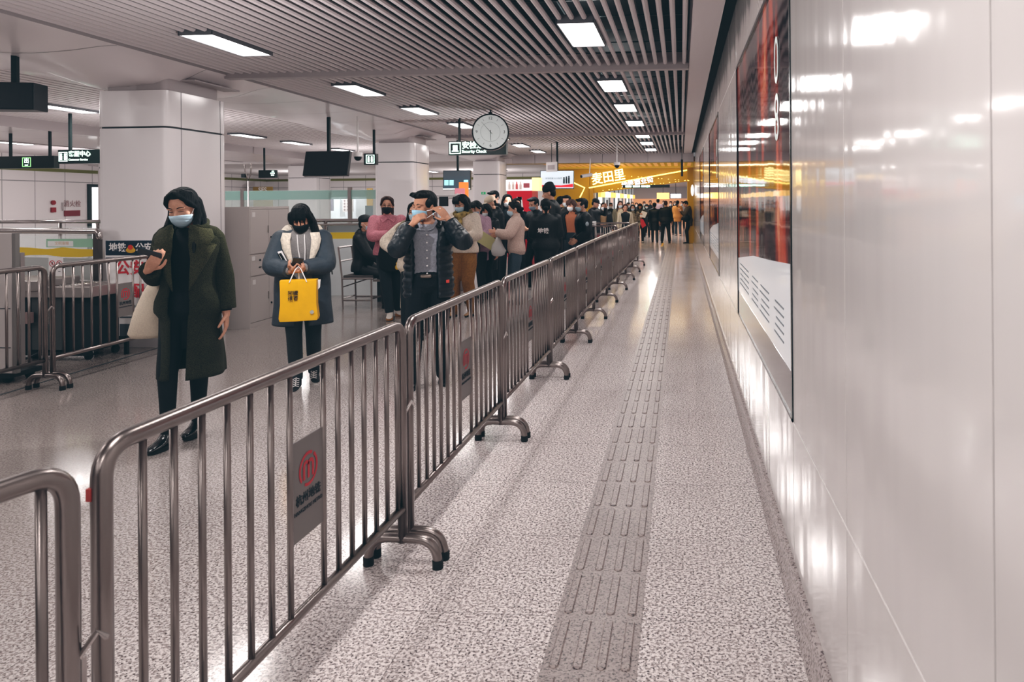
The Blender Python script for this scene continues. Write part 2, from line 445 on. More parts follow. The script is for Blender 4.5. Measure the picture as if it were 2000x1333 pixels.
# ------------------------------------------------------------------ ceiling light panels
fr_m = M('lamp_frame', '#6b6c70', .5)
def ceiling_light(x, y, z, w, l, label, group, power):
    t = thing('ceiling_light', (x, y, z), 0, label, 'ceiling light', group)
    mb = MB(); a, b_ = w / 2, l / 2; e = .005
    for s in (-1, 1):
        mb.box((s * a - e, -b_ - e, 0), (s * a + e, b_ + e, .07)); mb.box((-a, s * b_ - e, 0), (a, s * b_ + e, .07))
    mb.build('frame', fr_m, t)
    mb = MB(); mb.box((-a + e, -b_ + e, .008), (a - e, b_ - e, .03)); mb.build('diffuser', lightm, t)
    if power: lamp((x, y, z - .02), w, l, power)
    return t
ordn = ['first', 'second', 'third', 'fourth', 'fifth', 'sixth', 'seventh', 'eighth']
for i, y in enumerate(lights_R):
    n = i - 5
    lb = ('white square light panel in the row near the right wall, %s from the camera' % ordn[n]) if n >= 0 else 'white light panel behind the camera over the walkway'
    ceiling_light(XR_, y, 2.885, .30, .88, lb, 'light panels in the row near the right wall', 15)
for i, y in enumerate(lights_L):
    n = i - 5
    lb = ('white light panel in the row beside the columns, %s from the camera' % ordn[n]) if n >= 0 else 'white light panel behind the camera beside the columns'
    ceiling_light(XL_, y, 2.885, .30, .88, lb, 'light panels in the row beside the columns', 15)
for i, y in enumerate([2.5, 5.5, 8.2, 10.35, 12.8, 15.0, 17.0, 19.4, 23.5]):
    ceiling_light(-9.45, y, 2.94, .3, .95, 'white light panel over the hall behind the columns, %s from the camera' % (ordn + ['ninth'])[i], 'light panels over the hall behind the columns', 16)
for i, (x, y) in enumerate([(-15.8, 10.0), (-15.8, 15.5), (-15.8, 20.5), (-15.8, 5), (-10.2, 28.5), (-7.2, 28.0), (-14, 28)]):
    ceiling_light(x, y, 2.94 if y < 22 else 2.72, .3, 1.6, 'long white light panel over the far side of the hall, %s of its kind' % ordn[i], 'light panels at the far side of the hall', 26)
# two broad fill lamps added for soft ambient light, no fittings there
lamp((-3.0, -4.0, 2.8), 4, 5, 60, rot=(R(15), 0, 0))
lamp((-8.5, 4.0, 2.85), 3, 6, 40)
# unseen point lamps added to brighten ceiling and walls, standing in for bounce
for x, y, e in ((-2.6, -3, 40), (-2.6, 4.5, 46), (-2.6, 12, 50), (-2.6, 18.5, 46), (-8.6, 3, 80), (-8.6, 11.5, 95), (-8.6, 19, 95), (-15.5, 8, 130), (-15.5, 18, 150), (-15, 27.5, 150), (-8, 28, 190), (-.2, 1.0, 8)):
    l = bpy.data.lights.new('bounce_lamp', 'POINT'); l.energy = e; l.shadow_soft_size = 0; l.specular_factor = 0; l.color = (1, .99, .99)
    o = bpy.data.objects.new('bounce_lamp', l); COL.objects.link(o); o.location = (x, y, 1.75); o.visible_glossy = False

# ------------------------------------------------------------------ wall posters
def poster_mat():
    mt, nt, b = newmat('poster_print'); N = nt.nodes; L = nt.links
    tc = N.new('ShaderNodeTexCoord'); mp = N.new('ShaderNodeMapping'); mp.inputs['Scale'].default_value = (1, 2.2, .55); L.new(tc.outputs['Object'], mp.inputs[0])
    nz = N.new('ShaderNodeTexNoise'); nz.inputs['Scale'].default_value = 1.7; nz.inputs['Detail'].default_value = 4; L.new(mp.outputs[0], nz.inputs[0])
    cr = N.new('ShaderNodeValToRGB'); L.new(nz.outputs[0], cr.inputs[0]); e = cr.color_ramp.elements
    e[0].position = .36; e[0].color = (*hexc('#1b1a20'), 1); e[1].position = .78; e[1].color = (*hexc('#f0b088'), 1)
    for p, c in ((.50, '#352226'), (.57, '#7c2a22'), (.64, '#c24a30')): q = e.new(p); q.color = (*hexc(c), 1)
    L.new(cr.outputs[0], b.inputs['Base Color']); b.inputs['Roughness'].default_value = .05; b.inputs['Specular IOR Level'].default_value = .8
    L.new(cr.outputs[0], b.inputs['Emission Color']); b.inputs['Emission Strength'].default_value = .1
    nz2 = N.new('ShaderNodeTexNoise'); nz2.inputs['Scale'].default_value = 2.5; L.new(tc.outputs['Object'], nz2.inputs[0])
    bp = N.new('ShaderNodeBump'); bp.inputs['Strength'].default_value = .25; bp.inputs['Distance'].default_value = .006; L.new(nz2.outputs[0], bp.inputs['Height']); L.new(bp.outputs[0], b.inputs['Normal'])
    return mt
pm = poster_mat()
gloss_grey = M('poster_ledge', '#8a8382', .06, spec=.7)
gloss_white = M('poster_white', '#e6e9ec', .06, spec=.7, emit=.15)
def poster(y0, label):
    t = thing('advertising_poster', (XW, y0, .617), 0, label, 'poster', 'framed posters set into the white wall')
    L_ = 2.64; H_ = 1.838
    mb = MB(); e = .022
    mb.box((-.004, 0, 0), (.02, e, H_)); mb.box((-.004, L_ - e, 0), (.02, L_, H_)); mb.box((-.004, 0, H_ - e), (.02, L_, H_)); mb.box((-.004, 0, 0), (.02, L_, .012))
    mb.build('frame', M('poster_frame', '#23282b', .2, .3), t)
    mb = MB(); mb.box((.004, e, .012), (.015, L_ - e, H_ - e)); pr = mb.build('print', pm, t)
    mb = MB(); mb.box((.001, e, .012), (.006, L_ - e, .18)); mb.build('bottom_strip', gloss_grey, t)
    mb = MB(); mb.prism([(e, .18), (L_ - e, .18), (L_ - e, .42), (1.5, .52), (.7, .56), (e, .60)], lambda u, v, h: (.002 + h, u, v), .004); mb.build('white_caption_area', gloss_white, t)
    mb = MB()
    for k, (yy, ww) in enumerate([(.25, .3), (.75, .4), (1.25, .35), (1.8, .4), (2.2, .25)]):
        for q in range(5): mb.box((.0005, yy, .25 + .035 * q), (.003, yy + ww * (1 - .1 * (q % 3)), .258 + .035 * q))
    mb.build('caption_lines', M('caption_grey', '#7d8388', .5), t)
    for k, (s_, z) in enumerate((('0', 1.45), ('8', 1.2))):
        text('poster_numeral', s_, .3, M('poster_pale', '#c8d8d4', .3), t, (.001, .42, z), (PI / 2, 0, -PI / 2), ext=.001)
    return t
poster(2.77, 'large red and black framed poster nearest the camera on the white right wall')
poster(8.05, 'second framed poster along the white right wall, seen edge on')
poster(13.33, 'third and farthest framed poster on the white right wall')
# ------------------------------------------------------------------ crowd barriers
def logo_m(parent, x, z, s, y=-.004):
    """ring with a lower case m"""
    mb = MB(); n = 28
    out = [(x + s * .5 * math.cos(2 * PI * i / n), z + s * .5 * math.sin(2 * PI * i / n)) for i in range(n)]
    inn = [(x + s * .41 * math.cos(2 * PI * i / n), z + s * .41 * math.sin(2 * PI * i / n)) for i in range(n)]
    for i in range(n):
        if i in (17, 18, 4): continue
        j = (i + 1) % n; mb.quad((out[i][0], y, out[i][1]), (out[j][0], y, out[j][1]), (inn[j][0], y, inn[j][1]), (inn[i][0], y, inn[i][1]))
    w = s * .1
    for px in (-.24, 0, .24): mb.box((x + px * s - w / 2, y - .0005, z - .27 * s), (x + px * s + w / 2, y, z + .12 * s))
    for px in (-.12, .12):
        a = [(x + px * s + (.17 * s) * math.cos(t), y - .0002, z + .1 * s + (.17 * s) * math.sin(t)) for t in [PI * k / 8 for k in range(9)]]
        b_ = [(x + px * s + (.07 * s) * math.cos(t), y - .0002, z + .1 * s + (.07 * s) * math.sin(t)) for t in [PI * k / 8 for k in range(9)]]
        for k in range(8): mb.quad(a[k], a[k + 1], b_[k + 1], b_[k])
    return mb.build('logo', red_m, parent)
plaque_m = M('plaque_grey', '#7d7674', .4, .3)
BL = 1.50
def make_barrier():
    t = thing('crowd_barrier')
    r = .0195; L = BL - .05
    mb = MB(); mb.tube(fillet([(0, 0, .10), (0, 0, .975), (L, 0, .975), (L, 0, .10)], .07, 8), r, 14); mb.build('frame', steel, t, smooth=True)
    mb = MB(); mb.tube([(0, 0, .235), (L, 0, .235)], .0165, 12); mb.build('bottom_rail', steel, t, smooth=True)
    xs_ = [.105 + .092 * i for i in range(7)]; xs_ += [xs_[-1] + .185 + .092 * i for i in range(7)]
    sc_ = L / 1.44
    base = None
    for x in xs_:
        if base is None:
            mb = MB(); mb.tube([(0, 0, .24), (0, 0, .97)], .0092, 10); base = mb.build('upright', steel, t, smooth=True); base.location.x = x * sc_
        else:
            c = base.copy(); COL.objects.link(c); c.location.x = x * sc_
    xa, xb = xs_[6] * sc_ + .006, xs_[7] * sc_ - .006
    mb = MB(); mb.box((xa, -.003, .455), (xb, .003, .755)); pl = mb.build('plaque', plaque_m, t)
    xm = (xa + xb) / 2
    logo_m(pl, xm, .655, .105)
    text('lettering', '杭州地铁', .035, blk_ink, pl, (xm, -.004, .573), bold=.01, ext=.0006)
    text('lettering', 'HANGZHOU METRO', .0165, blk_ink, pl, (xm, -.004, .54), ext=.0005)
    for x in (0.0, L):
        mb = MB(); h = .115
        mb.tube(fillet([(x, -.145, .012), (x, -.145, h), (x, .145, h), (x, .145, .012)], .095, 8), .0185, 12); ft = mb.build('foot', steel, t, smooth=True)
        for s in (-1, 1):
            mb = MB(); mb.tube([(x, s * .145, 0.0), (x, s * .145, .034)], .0215, 14); mb.build('rubber_cap', rubber, ft, smooth=False)
    mb = MB(); mb.tube([(L + .01, -.012, .62), (L + .03, -.03, .66), (L + .048, -.03, .64)], .006, 6, True); mb.box((L + .018, -.004, .52), (L + .03, .004, .61)); mb.build('hook', steel_b, t)
    return t
bar0 = make_barrier()
joints = [(-1.168, 1.318), (-1.125, 2.84), (-1.11, 4.36), (-1.095, 5.88), (-1.095, 7.40), (-1.09, 8.87), (-1.08, 10.32), (-1.05, 11.78), (-1.025, 13.28), (-1.005, 14.75), (-.985, 16.2)]
blab = ['steel crowd barrier complete in the foreground, its plaque clearest of the row', 'steel barrier second in the long row, in front of the man in the puffer jacket',
        'steel barrier third in the long row beside the walkway', 'steel barrier fourth in the long row beside the walkway', 'steel barrier fifth in the long row beside the walkway',
        'steel barrier sixth in the long row, by the back of the officer with the bun', 'steel barrier seventh in the long row, beside the right hand officer', 'steel barrier eighth in the long row beside the walkway',
        'steel barrier ninth in the long row, second from its far end', 'steel barrier at the far end of the long row']
BG = 'steel crowd barriers in the long row beside the walkway'
used = [False]
def put_barrier(p, q, label, group):
    ang = math.atan2(q[1] - p[1], q[0] - p[0])
    o = bar0 if not used[0] else copy_tree(bar0); used[0] = True
    dx, dy = q[0] - p[0], q[1] - p[1]; l = math.hypot(dx, dy); e = (l - (BL - .05)) / 2
    o.location = (p[0] + dx / l * e, p[1] + dy / l * e, 0); o.rotation_euler = (0, 0, ang)
    tag(o, label, 'barrier', group); return o
for i in range(10): put_barrier(joints[i], joints[i + 1], blab[i], BG)
a0 = Vector((-1.135, 1.27)); dr = Vector((math.sin(R(13)), math.cos(R(13))))
put_barrier(a0 - dr * 1.5, a0, 'steel crowd barrier cut off by the bottom left corner, nearest the camera', BG)
put_barrier((-5.04, 5.35), (-5.04, 6.85), 'steel crowd barrier in front of the baggage conveyor, beside the green coat', 'steel crowd barriers on the left')
put_barrier((-5.04, 3.83), (-5.04, 5.33), 'steel crowd barrier cut off by the left edge of the picture', 'steel crowd barriers on the left')
put_barrier((-2.62, 15.95), (-1.10, 16.0), 'steel crowd barrier set crosswise at the far end of the row', 'crosswise barriers behind the officers')
put_barrier((-2.75, 14.25), (-1.25, 14.2), 'steel crowd barrier set crosswise just inside the far end of the row', 'crosswise barriers behind the officers')
put_barrier((-4.15, 16.0), (-2.65, 15.95), 'steel crowd barrier set crosswise behind the officers, farther left', 'crosswise barriers behind the officers')
# small red sticker on the near post, yellow tape bits
st = MB(); p = bar0.location; st.box((p.x - .0165, p.y - .0205, .875), (p.x - .006, p.y - .012, .90))
tag(st.build('sticker', M('sticker_red', '#b0453f', .5)), 'tiny red and white sticker on the near barrier post', 'sticker')

# ------------------------------------------------------------------ filing cabinet
cab_m = M('cabinet_grey', '#a39b98', .5, 0, (300, .1))
def filing_cabinet():
    x1, y0 = G(488, 643).x, G(488, 643).y; W = .86; D = .45; H = 1.43
    t = thing('filing_cabinet', (x1, y0, 0), 0, 'beige grey steel filing cabinet standing behind the first column', 'cabinet')
    mb = MB(); mb.box((-D, 0, 0), (-.012, W, H)); mb.box((-.0119, 0, 0), (0, .018, H)); mb.box((-.0119, W - .018, 0), (0, W, H)); mb.box((-.0119, .019, H - .028), (0, W - .019, H)); mb.box((-.0119, .019, 0), (0, W - .019, .058)); mb.build('body', cab_m, t)
    def front(n, y0_, y1_, z0, z1):
        mb = MB(); mb.box((-.012, y0_ + .002, z0 + .003), (.0, y1_ - .002, z1 - .003)); return mb.build(n, cab_m, t, bevel=.0015)
    def pull(par, y, z):
        mb = MB(); mb.box((0, y - .006, z - .045), (.006, y + .006, z + .045)); mb.build('handle', M('pull_grey', '#7f7a78', .4, .5), par)
    def lock(par, y, z, key=True):
        mb = MB(); mb.disc((.004, y, z), (1, 0, 0), .012, .008, 14)
        if key: mb.box((.008, y - .004, z - .05), (.012, y + .02, z - .005)); mb.box((.006, y - .002, z - .02), (.02, y + .002, z + .01))
        mb.build('lock', M('lock_dark', '#2a2c30', .4, .6), par)
    def slip(par, y, z):
        mb = MB(); mb.box((0, y, z), (.002, y + .06, z + .055)); mb.build('label_holder', M('label_white', '#c4bfbd', .5), par)
    for z0, z1, h1 in ((.87, 1.40, True), (.06, .60, True)):
        a = front('door', .02, .40, z0, z1); b_ = front('door', .40, W - .02, z0, z1)
        pull(a, .385, (z0 + z1) / 2 + .02); lock(b_, .445, (z0 + z1) / 2 - .08, z0 > .5); slip(a, .06, z1 - .09)
    for y_0, y_1 in ((.02, .40), (.40, W - .02)):
        dr_ = front('drawer', y_0, y_1, .61, .86)
        mb = MB(); mb.box((0, (y_0 + y_1) / 2 - .02, .70), (.008, (y_0 + y_1) / 2 + .02, .712)); mb.build('handle', M('pull_dark', '#3a3a3c', .4, .5), dr_)
        lock(dr_, (y_0 + y_1) / 2, .79, False); slip(dr_, y_0 + .03, .79)
    return t
filing_cabinet()

# ------------------------------------------------------------------ steel chair
def steel_chair():
    t = thing('steel_chair', (G(697, 604).x, G(697, 604).y + .2, 0), 0, 'square tube steel chair with dark cushion under the seated man', 'chair')
    cm = M('chair_steel', '#a39c9a', .35, .8)
    a = .21
    def leg(x, y, top, lean=0): mb = MB(); mb.tube([(x + lean, y, 0), (x, y, .43), (x - (.0 if top < .5 else .05), y, top)], .014, 4); return mb.build('leg', cm, t)
    for y in (-.2, .2): leg(-a, y, .86, .01); leg(a, y, .43, .0)
    mb = MB()
    for y in (-.2, .2): mb.tube([(-a, y, .42), (a + .03, y, .42)], .014, 4); mb.tube([(-a, y, .12), (a, y, .12)], .011, 4)
    for x in (-a, a): mb.tube([(x, -.2, .42), (x, .2, .42)], .014, 4); mb.tube([(x, -.2, .14), (x, .2, .14)], .011, 4)
    mb.tube([(-a, -.2, .3), (0, .2, .38)], .008, 4); mb.build('seat_frame', cm, t)
    mb = MB(); mb.box((-a + .01, -.19, .43), (a + .02, .19, .465)); mb.build('cushion', M('cushion_grey', '#4f4a48', .8), t, bevel=.01)
    mb = MB(); mb.tube([(-a - .05, -.2, .85), (-a - .05, .2, .85)], .014, 4); mb.tube([(-a - .03, -.2, .66), (-a - .03, .2, .66)], .012, 4); mb.build('backrest', cm, t)
    return t
steel_chair()

# ------------------------------------------------------------------ suspended signs
def rod(mb, x, y, z0, z1, r=.018): mb.box((x - r, y - r, z0), (x + r, y + r, z1))
def hanging_sign(p, w, h, d, label, rods, cat='sign', rz=0.):
    t = thing('hanging_sign', p, rz, label, cat)
    mb = MB(); mb.box((-w / 2, 0, -h / 2), (w / 2, d, h / 2)); mb.build('sign_box', signblk, t, bevel=.004)
    mb = MB()
    for x in rods: rod(mb, x, d / 2, h / 2, 2.95 - p[2])
    mb.build('hanger', M('hanger_dark', '#1f2b2c', .5), t); return t
def pict_frame(t, x, z, s, y=-.003):
    mb = MB(); o_, i_ = s / 2, s / 2 * .84
    for a, b_ in (((-o_, -o_), (o_, -i_)), ((-o_, i_), (o_, o_)), ((-o_, -i_), (-i_, i_)), ((i_, -i_), (o_, i_))): mb.box((x + a[0], y, z + a[1]), (x + b_[0], y + .002, z + b_[1]))
    return mb
# security check
W_ = 12.4; p = at(932, 289, W_)
t = hanging_sign(p, 115 / F * W_, 27 / F * W_, .12, 'black lit Security Check sign behind the round clock', [-.33, .33])
mb = pict_frame(t, -.39, 0, .2); mb.box((-.43, -.003, -.05), (-.35, 0, .05)); mb.box((-.45, -.003, -.06), (-.33, 0, -.045)); mb.build('pictogram', glow, t)
text('lettering', '安检通道', .13, glow, t, (-.27, -.003, .04), bold=.02, ext=.001, align='LEFT')
text('lettering', 'Security Check', .07, glow, t, (-.27, -.003, -.062), bold=.02, ext=.001, align='LEFT')
# exit sign and customer service
W_ = 13.0; p = at(50, 317, W_)
t = hanging_sign(p, 118 / F * W_, 24 / F * W_, .12, 'long dark exit sign with small green square at the far left', [-.35, .42])
mb = pict_frame(t, .02, 0, .17); mb.build('pictogram', M('exit_green', '#8fd08a', .4, emit=1.2), t); text('lettering', '出', .1, glow, t, (.02, -.003, .02), bold=.02, ext=.001); text('lettering', 'EXIT', .035, glow, t, (.02, -.003, -.055), ext=.001)
W_ = 11.5; p = at(154, 306, W_)
t = hanging_sign(p, 88 / F * W_, 27 / F * W_, .12, 'black lit Customer Service sign partly hidden by the first column', [-.2])
mb = pict_frame(t, -.27, 0, .15); 
for x in (-.305, -.235): mb.disc((x, -.002, .035), (0, 1, 0), .018, .003, 12); mb.box((x - .018, -.003, -.05), (x + .018, 0, .015))
mb.build('pictogram', glow, t)
text('lettering', '客服中心', .095, glow, t, (-.175, -.003, .04), bold=.02, ext=.001, align='LEFT'); text('lettering', 'Customer Service', .045, glow, t, (-.175, -.003, -.05), bold=.02, ext=.001, align='LEFT')
# lift / toilet sign by second column, direction sign beyond
W_ = 13.2; p = at(722, 311, W_)
t = hanging_sign(p, 24 / F * W_, 22 / F * W_, .12, 'small black sign with white pictogram at the left of the second column', [.06])
mb = pict_frame(t, .01, 0, .16)
for x in (-.02, .04): mb.disc((x, -.002, .035), (0, 1, 0), .018, .003, 12); mb.box((x - .018, -.003, -.05), (x + .018, 0, .015))
mb.build('pictogram', glow, t)
W_ = 19; p = at(521, 340, W_)
t = hanging_sign(p, 34 / F * W_, 15 / F * W_, .12, 'small dark direction sign beyond the filing cabinet', [-.1])
mb = MB(); mb.box((.1, -.003, .0), (.22, 0, .03)); mb.box((.12, -.003, -.05), (.2, 0, -.02)); mb.box((.14, -.003, .05), (.2, 0, .08)); mb.build('pictogram', glow, t)

# ------------------------------------------------------------------ clock
W_ = 11.2; p = at(958, 258, W_); rad = 36 / F * W_
t = thing('wall_clock', p, R(12), 'round white double sided clock with black rim hanging from the ceiling', 'clock')
mb = MB(); mb.tube([(0, -.008, 0), (0, .13, 0)], rad, 48); mb.build('case', M('clock_case', '#20262a', .3), t, autos=True)
mb = MB(); mb.tube([(0, -.016, 0), (0, -.009, 0)], rad * .92, 48); mb.build('dial', M('clock_dial', '#dfe7e6', .3, emit=.25), t, autos=True)
mb = MB(); ringpts = [(rad * math.cos(a) * .96, -.014, rad * math.sin(a) * .96) for a in [2 * PI * i / 48 for i in range(49)]]; mb.tube(ringpts, .010, 8); mb.build('rim', M('clock_rim', '#15191c', .25), t, smooth=True)
mb = MB()
for k in range(12):
    if k % 3 == 0: continue
    a = PI / 2 - k * PI / 6; d0, d1 = rad * .68, rad * .8; e = Vector((-math.sin(a), 0, math.cos(a))) * .002; u = Vector((math.cos(a), 0, math.sin(a)))
    q = Vector((0, -.0175, 0)); mb.quad(q + u * d0 - e, q + u * d1 - e, q + u * d1 + e, q + u * d0 + e)
n = 40
for i in range(n):
    a, b_ = 2 * PI * i / n, 2 * PI * (i + 1) / n; r1, r2 = rad * .52, rad * .528
    mb.quad(*[(r_ * math.cos(q), -.0172, r_ * math.sin(q)) for r_, q in ((r1, a), (r1, b_), (r2, b_), (r2, a))])
mb.build('minute_marks', blk_ink, t)
for s_, k in (('12', 0), ('3', 3), ('6', 6), ('9', 9)):
    a = PI / 2 - k * PI / 6; text('numeral', s_, .065, blk_ink, t, (rad * .74 * math.cos(a), -.0175, rad * .74 * math.sin(a)), ext=.0005)
def hand(a, l, w, back):
    mb = MB(); u = Vector((math.cos(a), 0, math.sin(a))); e = Vector((-u.z, 0, u.x)) * w; q = Vector((0, -.019, 0))
    mb.quad(q - u * back - e, q + u * l - e * .4, q + u * l + e * .4, q - u * back + e); mb.build('clock_hand', blk_ink, t)
hand(-PI / 2 + .03, rad * .48, .005, .03); hand(PI / 2 + R(41), rad * .72, .0035, .04)
mb = MB(); mb.tube([(0, .05, rad - .01), (0, .05, 2.93 - p.z)], .012, 10); mb.disc((0, .05, rad + .012), (0, 0, 1), .03, .03, 14); mb.build('hanger', blackp, t)

# ------------------------------------------------------------------ screens
scr_m = M('screen_off', '#23272a', .25)
def screen(p, w, h, d, rx, rz, label, face=None, stem=True, name='hanging_screen'):
    t = thing(name, p, rz, label, 'screen')
    rot = Matrix.Rotation(rx, 3, 'X')
    mb = MB(); mb.box((-w / 2, 0, -h / 2), (w / 2, d, h / 2)); mb.xf(lambda v: rot @ v); mb.build('housing', M('screen_case', '#1d2124', .35), t, bevel=.006)
    mb = MB(); e = .012; mb.box((-w / 2 + e, -.003, -h / 2 + e), (w / 2 - e, .002, h / 2 - e)); mb.xf(lambda v: rot @ v); fc = mb.build('display', face or scr_m, t)
    if stem:
        mb = MB(); rod(mb, 0, d / 2 + .05, h * .3, 2.97 - p[2], .022); mb.build('hanger', M('hanger_dark2', '#1f2b2c', .5), t)
    return t, fc
W_ = 6.4; p = at(8, 187, W_); screen(p, .48, .245, .2, 0, R(14), 'thick dark monitor box hanging at the upper left edge')
W_ = 11.5; p = at(637, 319, W_); screen(p, 93 / F * W_, 50 / F * W_, .07, R(-14), R(-3), 'large switched off black screen hanging before the second column')
# lit screen between second and third column
def screen_img(name, a, b_):
    mt, nt, b = newmat(name); N = nt.nodes; L = nt.links
    tc = N.new('ShaderNodeTexCoord'); sp = N.new('ShaderNodeSeparateXYZ'); L.new(tc.outputs['Generated'], sp.inputs[0])
    cr = N.new('ShaderNodeValToRGB'); L.new(sp.outputs[2], cr.inputs[0]); e = cr.color_ramp.elements
    e[0].color = (*hexc(a), 1); e[1].color = (*hexc(b_), 1); e[0].position = .2; e[1].position = .8
    L.new(cr.outputs[0], b.inputs['Emission Color']); b.inputs['Emission Strength'].default_value = .75; L.new(cr.outputs[0], b.inputs['Base Color']); b.inputs['Roughness'].default_value = .2
    return mt
W_ = 16.5; p = at(892, 352, W_); t, fc = screen(p, 55 / F * W_, 38 / F * W_, .08, R(-4), 0, 'lit monitor with dark picture of blue lit counters between second and third column', screen_img('scr_a', '#3b4a55', '#40464c'))
mb = MB()
for x in (-.24, -.12, .22): mb.box((x - .05, -.008, -.12), (x + .05, -.004, .0))
mb.build('picture_detail', M('scr_cyan', '#9fdce4', .4, emit=.9), t).rotation_euler.x = R(-4)
mb = MB(); mb.box((-.32, -.008, -.22), (.32, -.004, -.19)); mb.build('caption_strip', M('scr_white', '#dde4e4', .4, emit=.8), t).rotation_euler.x = R(-4)
W_ = 17.5; p = at(1088, 351, W_); t, fc = screen(p, 66 / F * W_, 36 / F * W_, .08, R(-6), R(4), 'bright monitor showing pale blue sky over red band, left of yellow portal', screen_img('scr_b', '#c3ced6', '#d2dee6'))
mb = MB(); mb.prism([(-.39, -.2), (.39, -.2), (.39, -.12), (.1, -.155), (-.39, -.14)], lambda u, v, h: (u, -.014 + h, v + .01), .004); mb.build('red_band', M('scr_red', '#d02a35', .4, emit=.8), t).rotation_euler.x = R(-6)
mb = MB()
for i, x in enumerate((.17, .23, .29)): mb.box((x - .02, -.012, -.10), (x + .02, -.008, .02 + .015 * i)); mb.disc((x, -.01, .04 + .015 * i), (0, 1, 0), .02, .003, 12)
mb.build('picture_figures', blk_ink, t).rotation_euler.x = R(-6); text('lettering', '安全检查 人人有责', .05, M('scr_grey', '#8f8f93', .4), t, (-.08, -.012, .03), (PI / 2 - R(6), 0, 0), ext=.001)
W_ = 16.2; p = at(1077, 327, W_); t = thing('hanging_notice', p, R(-35), 'small white framed notice hung in front of the bright monitor', 'sign')
mb = MB(); mb.box((-.17, 0, -.1), (.17, .02, .12)); mb.build('board', white_m, t); mb = MB(); mb.box((-.12, -.003, -.05), (.1, 0, .05)); mb.build('print', grey_m, t)
mb = MB(); mb.tube([(0, .01, .1), (0, .01, .55)], .008, 6); mb.build('hanger', blackp, t)

# ------------------------------------------------------------------ cameras
def dome(px, py, W_, label):
    p = at(px, py, W_); t = thing('dome_camera', p, 0, label, 'camera')
    mb = MB(); mb.tube([(0, 0, .05), (0, 0, 2.9 - p.z)], .015, 10); mb.build('stem', white_m, t)
    mb = MB(); mb.tube([(0, 0, -.01), (0, 0, .06)], .075, 20); mb.build('housing', white_m, t); mb = MB(); mb.ell((0, 0, -.02), (.06, .06, .06)); mb.build('lens_dome', blackp, t, smooth=True)
dome(699, 305, 11.8, 'white dome camera on a stem right of the black screen')
dome(1205, 322, 17.0, 'dome camera on a white stem under the bulkhead')
p = at(1146, 343, 21); t = thing('bullet_camera', p, R(-50), 'white bullet camera on the yellow portal', 'camera')
mb = MB(); mb.tube([(0, -.18, -.03), (0, .18, .03)], .05, 12); mb.build('housing', white_m, t, autos=True); mb = MB(); mb.tube([(0, -.2, -.033), (0, -.175, -.03)], .045, 12); mb.build('lens', blackp, t)
mb = MB(); mb.tube([(0, .1, .03), (.05, .1, .5)], .014, 8); mb.build('bracket', white_m, t)
p = at(1332, 330, 19); t = thing('wall_speaker', p, 0, 'narrow black box hanging under the ceiling at the right', 'speaker'); mb = MB(); mb.box((-.03, -.03, -.2), (.03, .03, .25)); mb.build('housing', blackp, t, bevel=.006)
mb = MB(); mb.tube([(0, 0, .24), (0, 0, 2.9 - p.z)], .01, 6); mb.build('hanger', blackp, t)

# ------------------------------------------------------------------ baggage conveyor and left things
st2 = M('satin_steel', '#a49d9b', .35, .55)
def conveyor():
    c = atz(175, 563, .69); t = thing('baggage_conveyor', (c.x, c.y, 0), 0, 'stainless baggage conveyor table with dark base behind the left barrier', 'conveyor')
    mb = MB(); mb.box((-1.15, 0, .62), (0, .5, .66)); mb.box((-1.15, -.001, .60), (.001, .03, .70)); mb.box((-.03, .031, .60), (.001, .469, .70)); mb.box((-1.15, .47, .60), (.001, .501, .70)); mb.build('table_top', st2, t, bevel=.004)
    mb = MB()
    for k in range(7): mb.tube([(-.45, .06 + .062 * k, .68), (-.05, .06 + .062 * k, .68)], .022, 10)
    mb.build('rollers', steel_b, t, smooth=True)
    mb = MB(); mb.box((-1.15, -.02, .66), (-.5, .46, .76)); mb.build('cover', st2, t, bevel=.01)
    mb = MB(); mb.box((-1.1, .08, .08), (-.06, .48, .6)); mb.build('base_cabinet', M('conveyor_dark', '#1d2528', .6), t)
    mb = MB(); mb.box((-.62, .04, .1), (-.32, .09, .6)); mb.build('side_panel', M('conveyor_panel', '#4a4d4d', .5), t)
    mb = MB(); mb.box((-1.2, -.05, .36), (-.58, .02, .46)); mb.build('bumper', M('bumper_rose', '#8f7a78', .5), t)
    mb = MB(); mb.box((-1.0, .02, .05), (-.05, .09, .085)); mb.build('chassis', blackp, t)
    for x, y in ((-.95, .08), (-.1, .1), (-.1, .42), (-.95, .42)):
        mb = MB(); mb.disc((x, y, .038), (1, 0, .0), .038, .03, 18); mb.box((x - .018, y - .02, .04), (x + .018, y + .02, .07)); mb.build('caster', rubber, t)
    mb = MB(); mb.tube(fillet([(-.5, .06, .1), (-.62, -.02, .02), (-.9, -.05, .015), (-1.15, .05, .2)], .1), .012, 8); mb.build('cable', blackp, t, smooth=True)
conveyor()
